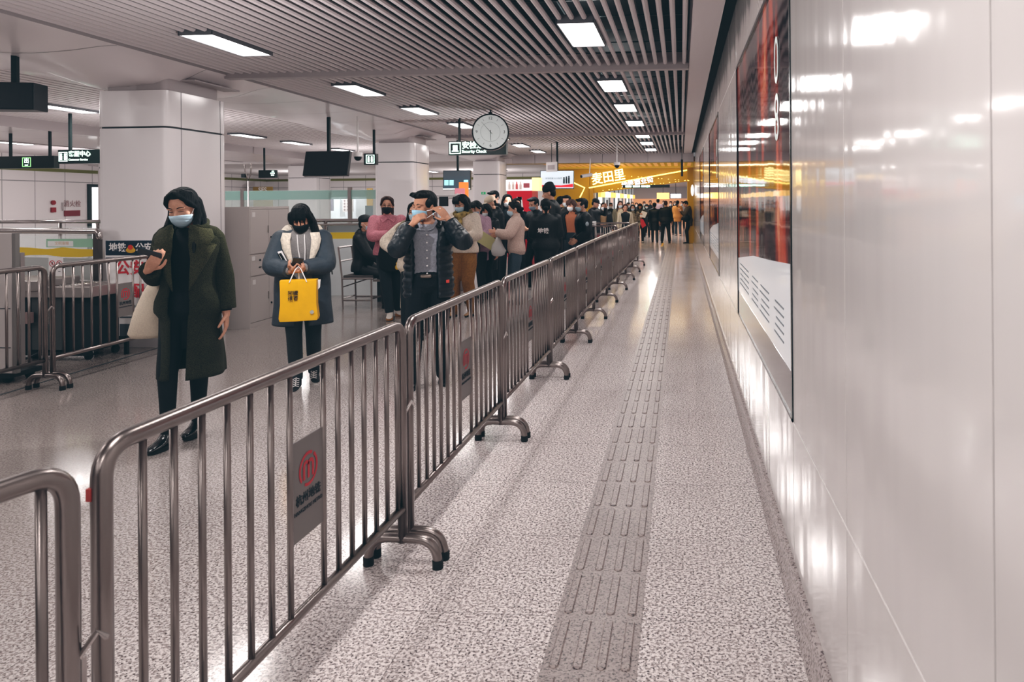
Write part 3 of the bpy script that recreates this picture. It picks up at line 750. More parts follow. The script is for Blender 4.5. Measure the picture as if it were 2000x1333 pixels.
def scanner():
    a = G(24, 752); t = thing('scanner_housing', (a.x, a.y, 0), 0, 'tall pale grey machine housing cut off by the left edge', 'machine')
    h = 1.465 - (455 - 402) * a.y * 1.0 / F
    mb = MB(); mb.box((-.7, 0, .09), (0, .05, 1.24)); mb.build('housing', M('machine_grey', '#a7a09e', .45), t, bevel=.006)
    mb = MB(); mb.box((-.6, .0, .05), (-.02, .3, .089)); mb.build('base', blackp, t)
    mb = MB(); mb.box((.0001, .005, .09), (.03, .045, 1.24)); mb.build('side_panel', M('machine_side', '#6f6b69', .45), t)
    mb = MB(); mb.box((-.15, -.004, .62), (-.012, 0, .626)); mb.box((-.7, -.004, .30), (-.012, 0, .305)); mb.build('panel_seams', joint_m, t)
    for x, y in ((-.1, .06), (-.5, .06), (-.1, .26)):
        mb = MB(); mb.disc((x, y, .035), (1, 0, 0), .035, .03, 16); mb.build('caster', rubber, t)
    # sticker column on the post beside it
    q = at(33, 520, 6.3); t2 = thing('round_knob_panel', (q.x, q.y, 0), 0, 'narrow grey post with round black knobs and prohibition label beside the scanner', 'control post')
    mb = MB(); mb.box((-.03, 0, 0), (.035, .04, 1.05)); mb.build('post', st2, t2)
    for z in (.96, .72, .60):
        mb = MB(); mb.ell((.0, -.006, z), (.03 if z > .9 else .02, .012, .05 if z > .9 else .03)); mb.build('knob', blackp, t2, smooth=True)
    mb = MB(); mb.box((-.025, -.004, .42), (.03, 0, .54)); mb.build('notice', white_m, t2)
    mb = MB(); n = 20
    for i in range(n):
        a1, a2 = 2 * PI * i / n, 2 * PI * (i + 1) / n; mb.quad(*[(.003 + r_ * math.cos(q_), -.006, .485 + r_ * 1.5 * math.sin(q_)) for r_, q_ in ((.019, a1), (.019, a2), (.024, a2), (.024, a1))])
    mb.quad((-.012, -.006, .47), (-.008, -.006, .466), (.018, -.006, .5), (.014, -.006, .504)); mb.build('prohibition_mark', M('mark_dark', '#5b3a3e', .5), t2)
scanner()
glass_m = M('clear_glass', '#eaf4f2', .03, alpha=.16)
tape_m = M('yellow_tape', '#c9a92c', .5)
def railing():
    a, b_ = at(-60, 458, 7.75), at(190, 452, 7.27)
    t = thing('glass_railing', (b_.x, b_.y, 0), math.atan2(b_.y - a.y, b_.x - a.x), 'steel handrail with glass and yellow striped tape beside the first column', 'railing')
    L = (b_ - a).length; z = b_.z
    mb = MB(); mb.tube(fillet([(-L, 0, z), (.02, 0, z), (.03, 0, z - .06)], .04), .03, 12, True); mb.build('handrail', steel_b, t, smooth=True)
    mb = MB(); mb.box((-.035, -.02, 0), (.03, .03, z - .01)); mb.build('post', M('post_dark', '#5d5755', .4, .6), t)
    mb = MB(); mb.box((-L, .0, .3), (-.03, .008, z - .05)); mb.build('glass_pane', glass_m, t)
    mb = MB(); mb.rings([[(-L + L * k / 8, -.004, .94 + .012 * math.sin(k * 1.7)), (-L + L * k / 8, -.004, 1.02 + .012 * math.sin(k * 2.3))] for k in range(9)], closed=False, caps=False); mb.build('warning_tape', tape_m, t)
    mb = MB(); mb.box((-L, .015, .7), (-.03, .02, .92)); mb.build('kick_panel', st2, t)
    # notice with two prohibition marks
    q = at(109, 521, 7.0); n_ = thing('prohibition_notice', q, 0, 'small white notice with two red prohibition circles on the railing', 'sign')
    mb = MB(); mb.box((-.075, 0, -.09), (.075, .004, .09)); mb.build('board', white_m, n_)
    mb = MB(); n = 24
    for cx in (-.037, .037):
        for i in range(n):
            a1, a2 = 2 * PI * i / n, 2 * PI * (i + 1) / n; mb.quad(*[(cx + r_ * math.cos(q_), -.002, .03 + r_ * math.sin(q_)) for r_, q_ in ((.024, a1), (.024, a2), (.03, a2), (.03, a1))])
        mb.quad((cx - .02, -.002, .046), (cx - .016, -.002, .05), (cx + .02, -.002, .014), (cx + .016, -.002, .01))
    mb.build('prohibition_marks', red_m, n_)
    mb = MB()
    for cx in (-.037, .037): mb.box((cx - .006, -.0015, .018), (cx + .006, 0, .042)); mb.box((cx - .012, -.0015, -.05), (cx + .012, 0, -.044))
    mb.build('pictogram', blk_ink, n_)
    # second rail farther back
    a, b_ = at(-60, 442, 9.0), at(215, 433, 8.6)
    t = thing('steel_handrail', (b_.x, b_.y, 0), math.atan2(b_.y - a.y, b_.x - a.x), 'farther bright steel handrail running behind the first column', 'railing'); L = (b_ - a).length; z = b_.z
    mb = MB(); mb.tube([(-L, 0, z), (.3, 0, z)], .022, 12); mb.build('handrail', steel_b, t, smooth=True)
    for x in (-.18, -.72):
        mb = MB(); mb.tube([(x, 0, 0), (x, 0, z)], .02, 10); mb.build('post', steel_b, t, smooth=True)
    mb = MB(); mb.box((-L, .0, .25), (.1, .006, z - .06)); mb.build('glass_pane', glass_m, t)
    # white-green notice seen through glass
    q = at(140, 475, 8.4); n_ = thing('green_edged_notice', q, 0, 'long white notice with green edge seen through the glass railing', 'sign')
    mb = MB(); mb.box((-.32, .0, -.05), (.32, .01, .05)); mb.build('board', M('notice_green', '#4f9a6a', .5), n_); mb = MB(); mb.box((-.30, -.003, -.04), (.02, 0, .025)); mb.build('print_area', white_m, n_)
    text('lettering', '文明乘梯', .045, M('ink_orange', '#c98a4a', .5), n_, (-.12, -.005, -.005), ext=.0005)
railing()
def police_board():
    c = at(262, 470, 7.0); t = thing('police_notice_board', (c.x, c.y, 0), 0, 'white metro police notice board with navy header and red characters behind the barrier', 'sign')
    zt = c.z; x0 = at(203, 470, 7.0).x - c.x; x1 = x0 + .72
    mb = MB(); mb.prism([(x0 + .13, .18), (x1, .18), (x1, zt), (x0, zt), (x0 - .01, zt - .14), (x0 + .02, zt - .5), (x0 + .13, zt - .5)], lambda u, v, h: (u, h, v), .03); mb.build('board', white_m, t)
    mb = MB(); mb.box((x0, -.004, zt - .145), (x1, 0, zt)); hd = mb.build('header', teal_dark, t)
    mb = MB(); pass
    for a0, z0, z1 in ((0, zt - .175, zt - .165), (.14, .36, .372), (.14, .41, .422), (.14, .18, .30)): mb = MB(); mb.box((x0 + a0, -.004, z0), (x1, 0, z1)); mb.build('rule_line', M('rule_grey', '#55595f', .5), t)
    text('lettering', '地铁', .09, white_m, hd, (x0 + .125, -.006, zt - .072), bold=.02, ext=.001); text('lettering', '公安', .09, white_m, hd, (x0 + .40, -.006, zt - .072), bold=.02, ext=.001)
    mb = MB(); mb.disc((x0 + .262, -.006, zt - .078), (0, 1, 0), .032, .004, 20); mb.ell((x0 + .262, -.006, zt - .095), (.05, .003, .028)); bd = mb.build('badge', M('badge_gold', '#d2a53c', .4, .3), hd)
    mb = MB(); mb.disc((x0 + .262, -.011, zt - .066), (0, 1, 0), .024, .003, 20); mb.build('badge_centre', M('badge_red', '#c23a2c', .4), bd)
    text('lettering', '公安检查', .15, red_m, t, (x0 + .40, -.005, zt - .275), bold=.025, ext=.001); text('lettering', '请配合！', .15, red_m, t, (x0 + .40, -.005, zt - .50), bold=.025, ext=.001)
    text('lettering', '杭州市公安局地铁分局', .035, blk_ink, t, (x0 + .41, -.005, .47), ext=.001)
    mb = MB()
    for x in (x0 + .18, x1 - .05): mb.box((x, .0, 0), (x + .03, .03, .2))
    mb.build('leg', blackp, t)
police_board()
# fire hydrant marks on the left wall
t = thing('hydrant_marking', (-19.28, 21.3, 1.5), 0, 'faded red fire hydrant lettering with arrow on the far left wall', 'sign')
text('lettering', '消火栓', .22, M('faded_red', '#8f6a6c', .6), t, (.01, 0, -.0), (PI / 2, 0, PI / 2), ext=.002)
mb = MB(); mb.box((0, -.3, -.38), (.01, .3, -.2)); mb.build('arrow_panel', M('faded_red2', '#7c3c42', .6), t)
t = thing('alarm_button', (-19.28, 20.6, 1.45), 0, 'pair of small red alarm buttons on the far left wall', 'alarm button'); mb = MB(); mb.disc((.02, 0, .1), (1, 0, 0), .07, .05); mb.box((0, -.08, -.2), (.04, .08, -.05)); mb.build('button', M('alarm_red', '#8e2f38', .5), t)
t = thing('notice_strip', (-19.27, 20.95, 1.3), 0, 'narrow pale notice strip beside the red alarm buttons', 'sign'); mb = MB(); mb.box((0, -.03, 0), (.01, .03, .25)); mb.build('board', grey_m, t)
# doorway at the right of the left wall
mb = MB(); mb.box((-19.3, 21.9, 0), (-19.26, 22.9, 2.15)); tag(mb.build('door_1', M('door_dark', '#202e30', .5)), kind='structure'); mb = MB(); mb.box((-19.27, 22.05, 0), (-19.24, 22.9, 2.05)); tag(mb.build('window_1', M('lit_pane', '#f2f2f2', .5, emit=1.2)), kind='structure')

# ------------------------------------------------------------------ middle ground behind the queue
def mid():
    # frosted band partition
    a, b_ = at(440, 380, 15.6), at(745, 380, 15.2)
    t = thing('glass_partition', (a.x, a.y, 0), math.atan2(b_.y - a.y, b_.x - a.x), 'tall glass partition with frosted green band between the columns', 'partition'); L = (b_ - a).length
    zt = 1.465 + (397 - 371) * 15.4 / F
    mb = MB(); mb.box((0, 0, .9), (L, .012, zt)); mb.build('glass_pane', M('partition_glass', '#d9ece8', .03, alpha=.22), t)
    mb = MB(); mb.box((0, -.004, zt - .2), (L, 0, zt - .01)); mb.build('frosted_band', M('frost_green', '#8fb3ab', .4, alpha=.72), t)
    for px in (461, 688):
        q = (at(px, 380, 15.4) - a).length; mb = MB(); mb.box((q - .035, -.02, 0), (q + .035, .05, zt + .05)); mb.build('post', M('partition_post', '#8d8482', .4, .4), t)
    # handrail with taped glass
    a, b_ = at(540, 437, 11.4), at(742, 431, 11.4)
    t = thing('taped_railing', (a.x, a.y, 0), math.atan2(b_.y - a.y, b_.x - a.x), 'steel railing with yellow taped glass behind the seated man', 'railing'); L = (b_ - a).length; z = 1.19
    mb = MB(); mb.tube([(0, 0, z), (L, 0, z)], .028, 12, True); mb.tube([(0, -.1, z - .06), (L, -.1, z - .06)], .016, 10, True); mb.build('handrail', steel_b, t, smooth=True)
    for px in (636,):
        q = (at(px, 437, 11.4) - a).length; mb = MB(); mb.tube([(q, 0, 0), (q, 0, z)], .028, 10); mb.build('post', steel, t, smooth=True)
    mb = MB(); mb.tube([(L - .02, 0, 0), (L - .02, 0, z)], .028, 10); mb.build('post', steel, t, smooth=True)
    mb = MB(); mb.box((0, .0, .95), (L, .01, z - .04)); mb.build('glass_pane', glass_m, t)
    mb = MB(); mb.box((0, -.006, .90), (L, -.002, 1.0)); mb.build('warning_tape', M('tape_bright', '#d8b62a', .5), t)
    mb = MB(); mb.box((0, .02, 1.0), (L, .03, 1.12)); mb.build('dark_panel', M('rail_panel', '#6b6f75', .4), t)
    mb = MB(); mb.box((0, -.02, .0), (L, .03, .90)); mb.build('white_panel', M('counter_white', '#c9ced0', .3), t)
    # far service things
    def board(name, px0, py0, px1, py1, W_, mat, label, txt=None, tm=None, sz=.2):
        p = at((px0 + px1) / 2, (py0 + py1) / 2, W_); w, h = (px1 - px0) / F * W_, (py1 - py0) / F * W_
        t = thing(name, p, 0, label, 'sign'); mb = MB(); mb.box((-w / 2, 0, -h / 2), (w / 2, .04, h / 2)); mb.build('board', mat, t)
        if txt: text('lettering', txt, sz, tm or white_m, t, (0, -.01, 0), bold=.02, ext=.002)
        return t
    brown = M('brown_sign', '#8f7440', .5)
    board('brown_shop_sign', 493, 365, 533, 378, 31, brown, 'brown shop sign with white letters seen above the filing cabinet', 'SFS', sz=.28)
    board('brown_wall_panel', 494, 391, 533, 404, 31, brown, 'lower brown panel under the brown shop sign')
    board('brown_counter_sign', 716, 368, 728, 402, 30, M('brown_sign2', '#a58540', .5), 'brown panel at the left edge of the second column')
    board('grey_notice_panel', 644, 389, 651, 412, 30, M('notice_greyblue', '#6b6a76', .5), 'small grey notice panel on the white wall behind the glass')
    t = board('pictogram_notice', 669, 388, 690, 414, 30, white_m, 'white notice with grid of small pictograms behind the glass')
    mb = MB()
    for i in range(3):
        for j in range(4): mb.disc((-.14 + .14 * i, -.01, -.19 + .125 * j), (0, 1, 0), .04, .01, 10)
    mb.build('pictogram', M('pict_rose', '#8f7f84', .5), t)
    board('wall_monitor', 598, 397, 618, 424, 30, M('pale_teal', '#a5c3c0', .3, emit=.3), 'pale teal lit service window behind the glass partition')
    board('white_kiosk_wall', 620, 385, 724, 432, 30.6, M('kiosk_white', '#d2dbe0', .4, emit=.25), 'long white kiosk wall behind the glass partition')
    board('dark_doorway_panel', 713, 402, 728, 430, 29.5, M('door_blue', '#3a4650', .4), 'dark blue door beside the second column')
    board('exit_marker', 940, 375, 948, 380, 20, M('exit_green2', '#1f8a5a', .4, emit=.6), 'tiny green exit marker on the third column', '出', white_m, .05)
    # curved pole mirror
    p = gd(485, 13.5); t = thing('pole_mirror', p, 0, 'thin white pole with a forked metal top above the filing cabinet', 'pole')
    mb = MB(); mb.tube([(0, 0, 0), (0, 0, 1.9)], .014, 10); mb.build('pole', white_m, t, smooth=True)
    mb = MB(); mb.tube(fillet([(-.07, 0, 2.2), (-.05, 0, 2.0), (0, 0, 1.88), (.05, 0, 2.0), (.06, 0, 2.22)], .06), [.012] * 100, 8) if False else mb.tube([(-.07, 0, 2.2), (-.055, 0, 2.05), (0, 0, 1.9), (.05, 0, 2.02), (.06, 0, 2.22)], .014, 8, True); mb.build('fork', steel_b, t, smooth=True)
    mb = MB(); mb.box((-.12, -.03, 1.96), (-.05, .05, 2.03)); mb.build('bracket', blackp, t)
    # orange standee
    W_ = 13.0; p = at(898, 376, W_); t = thing('promotional_sign', (p.x, p.y, 0), R(8), 'orange and pink promotional sign with characters on a stand behind the queue', 'sign')
    mb = MB(); mb.box((-.09, 0, 1.36), (.09, .02, 1.72)); mb.build('board', M('sign_pink', '#c97f8a', .5, emit=.25), t)
    mb = MB(); mb.box((-.02, .03, 1.3), (.15, .05, 1.83)); mb.build('back_board', M('sign_orange', '#e8823c', .5, emit=.4), t)
    text('lettering', '安全\n第一', .075, white_m, t, (0, -.004, 1.55), bold=.03, ext=.001)
    mb = MB(); mb.tube([(0, .02, 0), (0, .02, 1.4)], .012, 8); mb.disc((0, .02, .01), (0, 0, 1), .14, .02); mb.build('stand', st2, t)
    # measuring arch / gate frame near (870, 380)
    W_ = 11.8; p = gd(868, W_); t = thing('checkpoint_gate', p, R(0), 'pale walk through checkpoint frame behind the man raising his mask', 'gate')
    for x in (-.28, .2):
        mb = MB(); mb.box((x - .05, 0, 0), (x + .05, .35, 1.55)); mb.build('side_panel', M('gate_white', '#b9b3b3', .35), t, bevel=.01)
    mb = MB(); mb.box((-.33, 0, 1.52), (.25, .35, 1.6)); mb.build('top_bar', M('gate_white2', '#a9a3a3', .35), t, bevel=.01); mb = MB(); mb.box((-.08, -.03, 1.4), (.06, .02, 1.56)); mb.build('display', blackp, t)
    # vending machine
    a, b_ = at(990, 380, 14.2), at(1040, 380, 14.2); w = b_.x - a.x; t = thing('vending_machine', (a.x, a.y, 0), 0, 'red drinks vending machine with white lit top behind the queue', 'vending machine')
    zt = 1.465 + (393.5 - 372) * 14.2 / F
    mb = MB(); mb.box((0, 0, 0), (w, .6, zt)); mb.build('cabinet', M('vend_red', '#c41e30', .35), t, bevel=.01)
    mb = MB(); mb.box((-.02, 0, zt), (w, .5, zt + .22)); tp = mb.build('lit_header', M('vend_top', '#e2dcdc', .4, emit=.5), t)
    cols = ['#7a3a3c', '#8a5a4a', '#b03a3a', '#5a6a5c']
    for i in range(4):
        mb = MB(); x = .05 + .075 * i; mb.tube([(x, -.004, zt + .03), (x, -.004, zt + .12), (x, -.004, zt + .15), (x, -.004, zt + .18)], [.022, .022, .01, .01], 10); mb.build('printed_bottle', M('bottle%d' % i, '#c9b8b0' if i != 2 else '#c05050', .4, emit=.2), tp)
    mb = MB(); mb.box((w - .17, -.004, zt + .06), (w - .05, 0, zt + .15)); mb.build('brand_patch', M('vend_patch', '#a8545c', .4), tp)
    mb = MB(); mb.prism([(.2, zt - .12), (.3, zt - .12), (.38, .9), (.26, .9)], lambda u, v, h: (u, -.006 + h, v), .005); mb.prism([(.12, zt - .3), (.22, zt - .12), (.3, zt - .12), (.3, zt - .17), (.16, zt - .36)], lambda u, v, h: (u, -.006 + h, v), .005); mb.build('swoosh', white_m, t)
    mb = MB(); mb.box((w, .0, zt), (w + .14, .3, zt + .26)); mb.build('side_lamp', M('vend_glow', '#f1c98a', .5, emit=1.3), t)
    # small dark trolley / counter goods behind queue
    W_ = 10.6; p = gd(780, W_); t = thing('inspection_counter', p, 0, 'dark inspection counter with pale shelves behind the woman in pink', 'counter')
    mb = MB(); mb.box((-.35, 0, 0), (.25, .5, .82)); mb.build('body', M('counter_dark', '#30373a', .5), t)
    for z in (.3, .55, .82):
        mb = MB(); mb.box((-.4, -.03, z), (.3, .52, z + .03)); mb.build('shelf', st2, t)
mid()

# ------------------------------------------------------------------ yellow portal and passage
YP = 24.8
def portal():
    xl, xr = at(1153, 390, 25).x, at(1342, 390, 25).x
    X0 = at(1070, 390, 25).x
    mb = MB(); mb.box((X0, YP, 0), (xl - .02, YP + .25, 2.60)); tag(mb.build('wall_yellow', yellow_m, bevel=.02), kind='structure')
    mb = MB(); mb.box((xl - .02, YP - .1, 0), (xl + .12, YP + .4, 2.0)); mb.box((xr, YP - .15, 0), (xr + .24, YP + .4, 2.60)); tag(mb.build('trim_9', M('yellow_jamb', '#b98d08', .35, coat=.3), bevel=.02), kind='structure')
    zl = at(1153, 378, 25).z; zr = at(1345, 354, 25).z
    mb = MB(); mb.prism([(xl, zl), (xr + .2, zr), (xr + .2, 2.60), (xl, 2.60)], lambda u, v, h: (u, YP + h, v), .3); tag(mb.build('wall_yellow_header', yellow_m), kind='structure')
    # slatted warm ceiling in front of portal
    mb = MB()
    for k in range(22): mb.box((-4.4 + .22 * k, 22.25, 2.66), (-4.4 + .22 * k + .12, YP - .05, 2.68))
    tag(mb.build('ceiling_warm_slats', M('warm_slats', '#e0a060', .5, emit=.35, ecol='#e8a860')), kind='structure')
    mb = MB(); mb.box((-4.9, 22.1, 2.8), (.5, YP + .2, 2.82)); tag(mb.build('ceiling_warm', M('warm_dark', '#57482e', .8)), kind='structure')
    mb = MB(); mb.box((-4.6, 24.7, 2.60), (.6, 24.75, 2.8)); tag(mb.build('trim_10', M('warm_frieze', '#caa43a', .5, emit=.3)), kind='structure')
    # neon lines
    mb = MB(); mb.tube([at(1151, 367, 24.6), at(1350, 331, 24.6)], .022, 8, True)
    o = mb.build('neon_tube', neon); tag(o, 'long glowing yellow neon line rising to the right across the yellow portal', 'neon light')
    mb = MB(); mb.tube([at(1120, 357, 24.6), at(1142, 367, 24.6), at(1133, 385, 24.6)], .022, 8, True)
    tag(mb.build('neon_tube', neon), 'short bent glowing neon line left of the portal opening', 'neon light')
    for i, (a, b_, lab) in enumerate((((1155, 339), (1345, 353), 'string of small bulbs falling to the right on the yellow header'), ((1172, 373), (1345, 352), 'string of small bulbs along the lower edge of the yellow header'))):
        t = thing('bulb_string', at(*a, 24.55), 0, lab, 'string lights')
        p0, p1 = at(*a, 24.55 - .25 * i), at(*b_, 24.55 - .25 * i)
        mb = MB()
        for k in range(30):
            if (k * 7) % 11 < 4: continue
            q = p0.lerp(p1, k / 29) - p0; mb.ell(q, (.022, .008, .008), 8, 5)
        tag(mb.build('bulbs', neon, t), kind='stuff')
    t = thing('neon_sign', at(1188, 347, 24.4), 0, 'glowing three character neon sign on the yellow portal', 'sign')
    text('lettering', '麦田里', .42, M('neon_text', '#fff6c8', .4, emit=1.8, ecol='#fff0a0'), t, (0, 0, 0), (PI / 2, R(-9), 0), bold=.012, ext=.03, sx=.92)
    p = at(1245, 357, 23.2); t = thing('hanging_sign', p, 0, 'lit Metro shopping street sign under the neon line', 'sign')
    text('lettering', '地铁商业街', .21, M('blue_white_glow', '#eef8ff', .4, emit=1.6, ecol='#dff2ff'), t, (0, 0, 0), (PI / 2, R(-11), 0), bold=.015, ext=.02)
    W_ = 22.6; p = at(1262, 364, W_); t = hanging_sign(p, 92 / F * W_, 6 / F * W_, .1, 'narrow black sign board with lit words across the portal opening', [])
    mb = MB()
    for x, w in ((-.66, .2), (-.42, .22), (-.16, .22), (.02, .1)): mb.box((x, -.004, -.03), (x + w, 0, .03))
    mb.build('lettering', glow, t)
portal()
def passage():
    xl, xr = -3.1, XW; ye = 47
    zc = 2.35
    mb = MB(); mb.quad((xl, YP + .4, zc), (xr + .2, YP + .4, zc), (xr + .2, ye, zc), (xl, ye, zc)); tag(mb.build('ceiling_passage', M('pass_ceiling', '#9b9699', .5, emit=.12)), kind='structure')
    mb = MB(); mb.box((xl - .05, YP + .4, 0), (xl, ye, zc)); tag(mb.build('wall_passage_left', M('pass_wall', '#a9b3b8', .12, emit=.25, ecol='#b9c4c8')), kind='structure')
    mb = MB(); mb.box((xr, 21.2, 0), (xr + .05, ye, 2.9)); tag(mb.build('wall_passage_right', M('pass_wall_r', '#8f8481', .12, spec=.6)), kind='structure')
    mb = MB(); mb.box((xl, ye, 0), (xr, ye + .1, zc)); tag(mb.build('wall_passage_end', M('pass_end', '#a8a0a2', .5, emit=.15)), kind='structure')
    mb = MB(); mb.box((xl, ye - .05, 0), (xr, ye, 1.6)); tag(mb.build('wall_passage_end_low', M('pass_end_low', '#d79a74', .5, emit=.45, ecol='#e7a67f')), kind='structure')  # orange glow of the far end put into this wall's colour and emission
    for k in range(9):
        y = YP + 1.5 + k * 2.3; mb = MB(); mb.box((xl - .01, y, 0), (xl + .04, y + .1, zc - .1)); tag(mb.build('trim_%d' % (11 + k), M('mullion', '#6c6f74', .4)), kind='structure')
        mb = MB(); mb.box((xl, y + .5, .2), (xl + .02, y + 1.6, 1.8)); tag(mb.build('window_%d' % (2 + k), M('shop_pane%d' % (k % 3), ['#dfe9ea', '#a9c2cc', '#c6b8b4'][k % 3], .1, emit=[.9, .5, .45][k % 3])), kind='structure')
        mb = MB(); mb.box((xl + .02, y + .3, 1.62), (xl + .12, y + 1.9, 1.84)); o = mb.build('shop_sign', M('shop_glow%d' % (k % 2), ['#ffd27a', '#fff1d0'][k % 2], .4, emit=1.0, ecol=['#ffc95e', '#fff0d8'][k % 2])); tag(o, 'glowing shop fascia on the left of the passage, %s past the portal' % (ordn + ['ninth'])[k], 'shop sign', 'glowing shop fascias in the passage')
    for i, (px, py, pw, ph, W_, c, lab) in enumerate([(1295, 383, 24, 12, 36, '#ffcf6a', 'glowing yellow hanging sign deep in the passage'), (1334, 383, 20, 8, 34, '#eaf6ff', 'glowing white hanging sign deep in the passage beside the yellow one')]):
        p = at(px - 14 * i, py, W_); w, h = pw / F * W_, ph / F * W_; t = thing('lit_shop_sign', p, 0, lab, 'shop sign'); mb = MB(); mb.box((-w / 2, 0, -h / 2), (w / 2, .08, h / 2)); mb.build('lit_face', M('shopsign%d' % i, c, .4, emit=1.7, ecol=c), t)
        mb = MB(); mb.tube([(0, .04, h / 2), (0, .04, zc - p.z)], .012, 6); mb.build('hanger', blackp, t)
    for i, y in enumerate((27, 30, 33, 36.5, 40, 44)):
        ceiling_light(-1.2, y, zc - .03, .16, .8, 'thin bright light strip in the passage ceiling, %s past the portal' % ordn[i], 'light strips in the passage ceiling', 22)
    for y in (29, 36, 42): lamp((-1.6, y, 2.3), 2, 2, 45, (1, .88, .72))
    lamp((-1.6, 23.6, 2.62), 3.4, 1.0, 30, (1, .85, .55))
    # yellow floor stickers line
    mb = MB(); mb.box((-.66, 23.0, .0), (-.60, 24.9, .003)); tag(mb.build('floor_tape', M('floor_yellow', '#e0b030', .5)), 'yellow tape line on the floor leading into the portal', 'floor tape')
    p = at(1352, 372, 22.5); t = thing('round_lamp', (XW - .06, p.y, p.z), 0, 'round white lamp disc on the wall beside the yellow pillar', 'lamp'); mb = MB(); mb.ell((0, 0, 0), (.05, .18, .18), 20, 10); mb.build('lamp_shade', M('round_white', '#eef2f6', .4, emit=1.0), t, smooth=True)
passage()
# standing sign board by the far right pillar
p = gd(1349, 24.0); t = thing('striped_pillar_label', (p.x + .1, p.y, 0), 0, 'small red and white notice on the yellow pillar behind the waiting man', 'sign'); mb = MB(); mb.box((0, 0, .85), (.03, .1, 1.25)); mb.build('board', white_m, t); mb = MB(); mb.box((-.003, -.003, .85), (.033, .0, 1.0)); mb.build('red_field', red_m, t)
# metal track in the floor on the left
mb = MB(); a, b_ = G(0, 772), G(275, 690); d_ = (b_ - a).normalized(); n_ = Vector((-d_.y, d_.x, 0)) * .012
mb.quad(*[(q.x, q.y, .0015) for q in (a - d_ * 1.0 - n_, b_ + d_ * .6 - n_, b_ + d_ * .6 + n_, a - d_ * 1.0 + n_)]); tag(mb.build('trim_20', joint_m), kind='structure')
# ------------------------------------------------------------------ people
def V(*a): return Vector(a)
def skin_mat(name, c): return M(name, c, .55, 0, (120, .06), var=.06)
skinA = skin_mat('skin_a', '#c4937c'); skinB = skin_mat('skin_b', '#b98770'); skinC = skin_mat('skin_c', '#a97a63')
hair_m = M('hair_black', '#0d0f10', .62, 0, (70, 1.0, (1, 1, .1)), spec=.3, var=.3)
hair_b = M('hair_brown', '#3c2923', .6, 0, (70, .9, (1, 1, .1)), spec=.3, var=.3)
mask_blue = M('mask_blue', '#a9c0cc', .7, 0, (30, .5, (.2, .2, 3))); mask_white = M('mask_white', '#ccd2d6', .7, 0, (30, .4, (.2, .2, 3)))
mask_black = M('mask_black', '#11171a', .7); mask_grey = M('mask_grey', '#8f9fae', .7)
lash_m = M('lash', '#231c1c', .5); loop_m = M('ear_loop', '#d8cfcc', .6)
def cloth(name, c, bs=180, bst=.35, var=.15, rough=.85): return M(name, c, rough, 0, (bs, bst), var=var)

def ik(a, t, l1, l2, pole):
    a = Vector(a); t = Vector(t); d = t - a; L = d.length
    if L > (l1 + l2) * .995: t = a + d.normalized() * (l1 + l2) * .995; d = t - a; L = d.length
    if L < abs(l1 - l2) + .02: L = abs(l1 - l2) + .02
    u = d.normalized(); x = (l1 * l1 - l2 * l2 + L * L) / (2 * L); h = math.sqrt(max(0, l1 * l1 - x * x))
    p = Vector(pole); p = (p - u * p.dot(u)); p = p.normalized() if p.length > 1e-5 else Vector((0, 1, 0))
    return a + u * x + p * h, t

class Rig:
    """joint positions of a standing or sitting figure that faces -Y; k scales a 1.65 m body"""
    def __init__(s, H=1.65, feet=((.09, 0), (-.09, 0)), hands=(None, None), elbow=((.3, .5, -.3), (-.3, .5, -.3)), lean=0., hipz=None, head=(0, 0, 0), knee=(0, -1, 0), side=0., footrot=(0, 0), sh=1., foot_z=(0, 0), hk=1.06):
        k = s.k = (H - .035) / 1.65; s.H = H; s.kh = k * hk
        s.hipz = (hipz if hipz is not None else .875 * k); s.dz = s.hipz - .875 * k
        s.lean = lean; s.side = side
        s.sw = .172 * k * sh
        B = s.bend
        s.neck0 = B(V(0, .01, 1.37) * k); s.headc0 = V(0, -.012, 1.54) * k
        s.headR = Euler((R(head[0]), R(head[2]), R(head[1])), 'XYZ').to_matrix()   # pitch (+ = look down), yaw, roll
        piv = V(0, .01, 1.43) * k
        s.headc = B(piv + s.headR @ (s.headc0 - piv)) if not lean else (B(piv) + s.headR @ (s.headc0 - piv))
        s.shL, s.shR = B(V(s.sw / k, .0, 1.335) * k), B(V(-s.sw / k, .0, 1.335) * k)
        s.arm = []
        for i, (sh_, sg) in enumerate(((s.shL, 1), (s.shR, -1))):
            t = hands[i]
            t = B(V(sg * .255, -.03, .80) * k) if t is None else Vector(t)
            e, t = ik(sh_, t, .27 * k, .245 * k, Vector(elbow[i])); s.arm.append((sh_, e, t))
        s.leg = []
        for i, sg in enumerate((1, -1)):
            hp = V(sg * .085 * k, 0, s.hipz - .01); an = V(feet[i][0], feet[i][1], .075 * k + foot_z[i])
            kn, an = ik(hp, an, .40 * k, .405 * k, Vector(knee)); s.leg.append((hp, kn, an))
        s.footrot = footrot
    def bend(s, p):
        p = Vector(p); p.z += s.dz
        if not s.lean and not s.side: return p
        z0 = s.hipz; t = max(0., min(1., (p.z - z0) / (.25 * s.k))); a = s.lean * t
        y, z = p.y, p.z - z0; q = Vector((p.x + s.side * t * z, y * math.cos(a) - z * math.sin(a), z0 + y * math.sin(a) + z * math.cos(a)))
        return q
    def hd(s, p): return s.headc + s.headR @ (Vector(p) * s.kh)

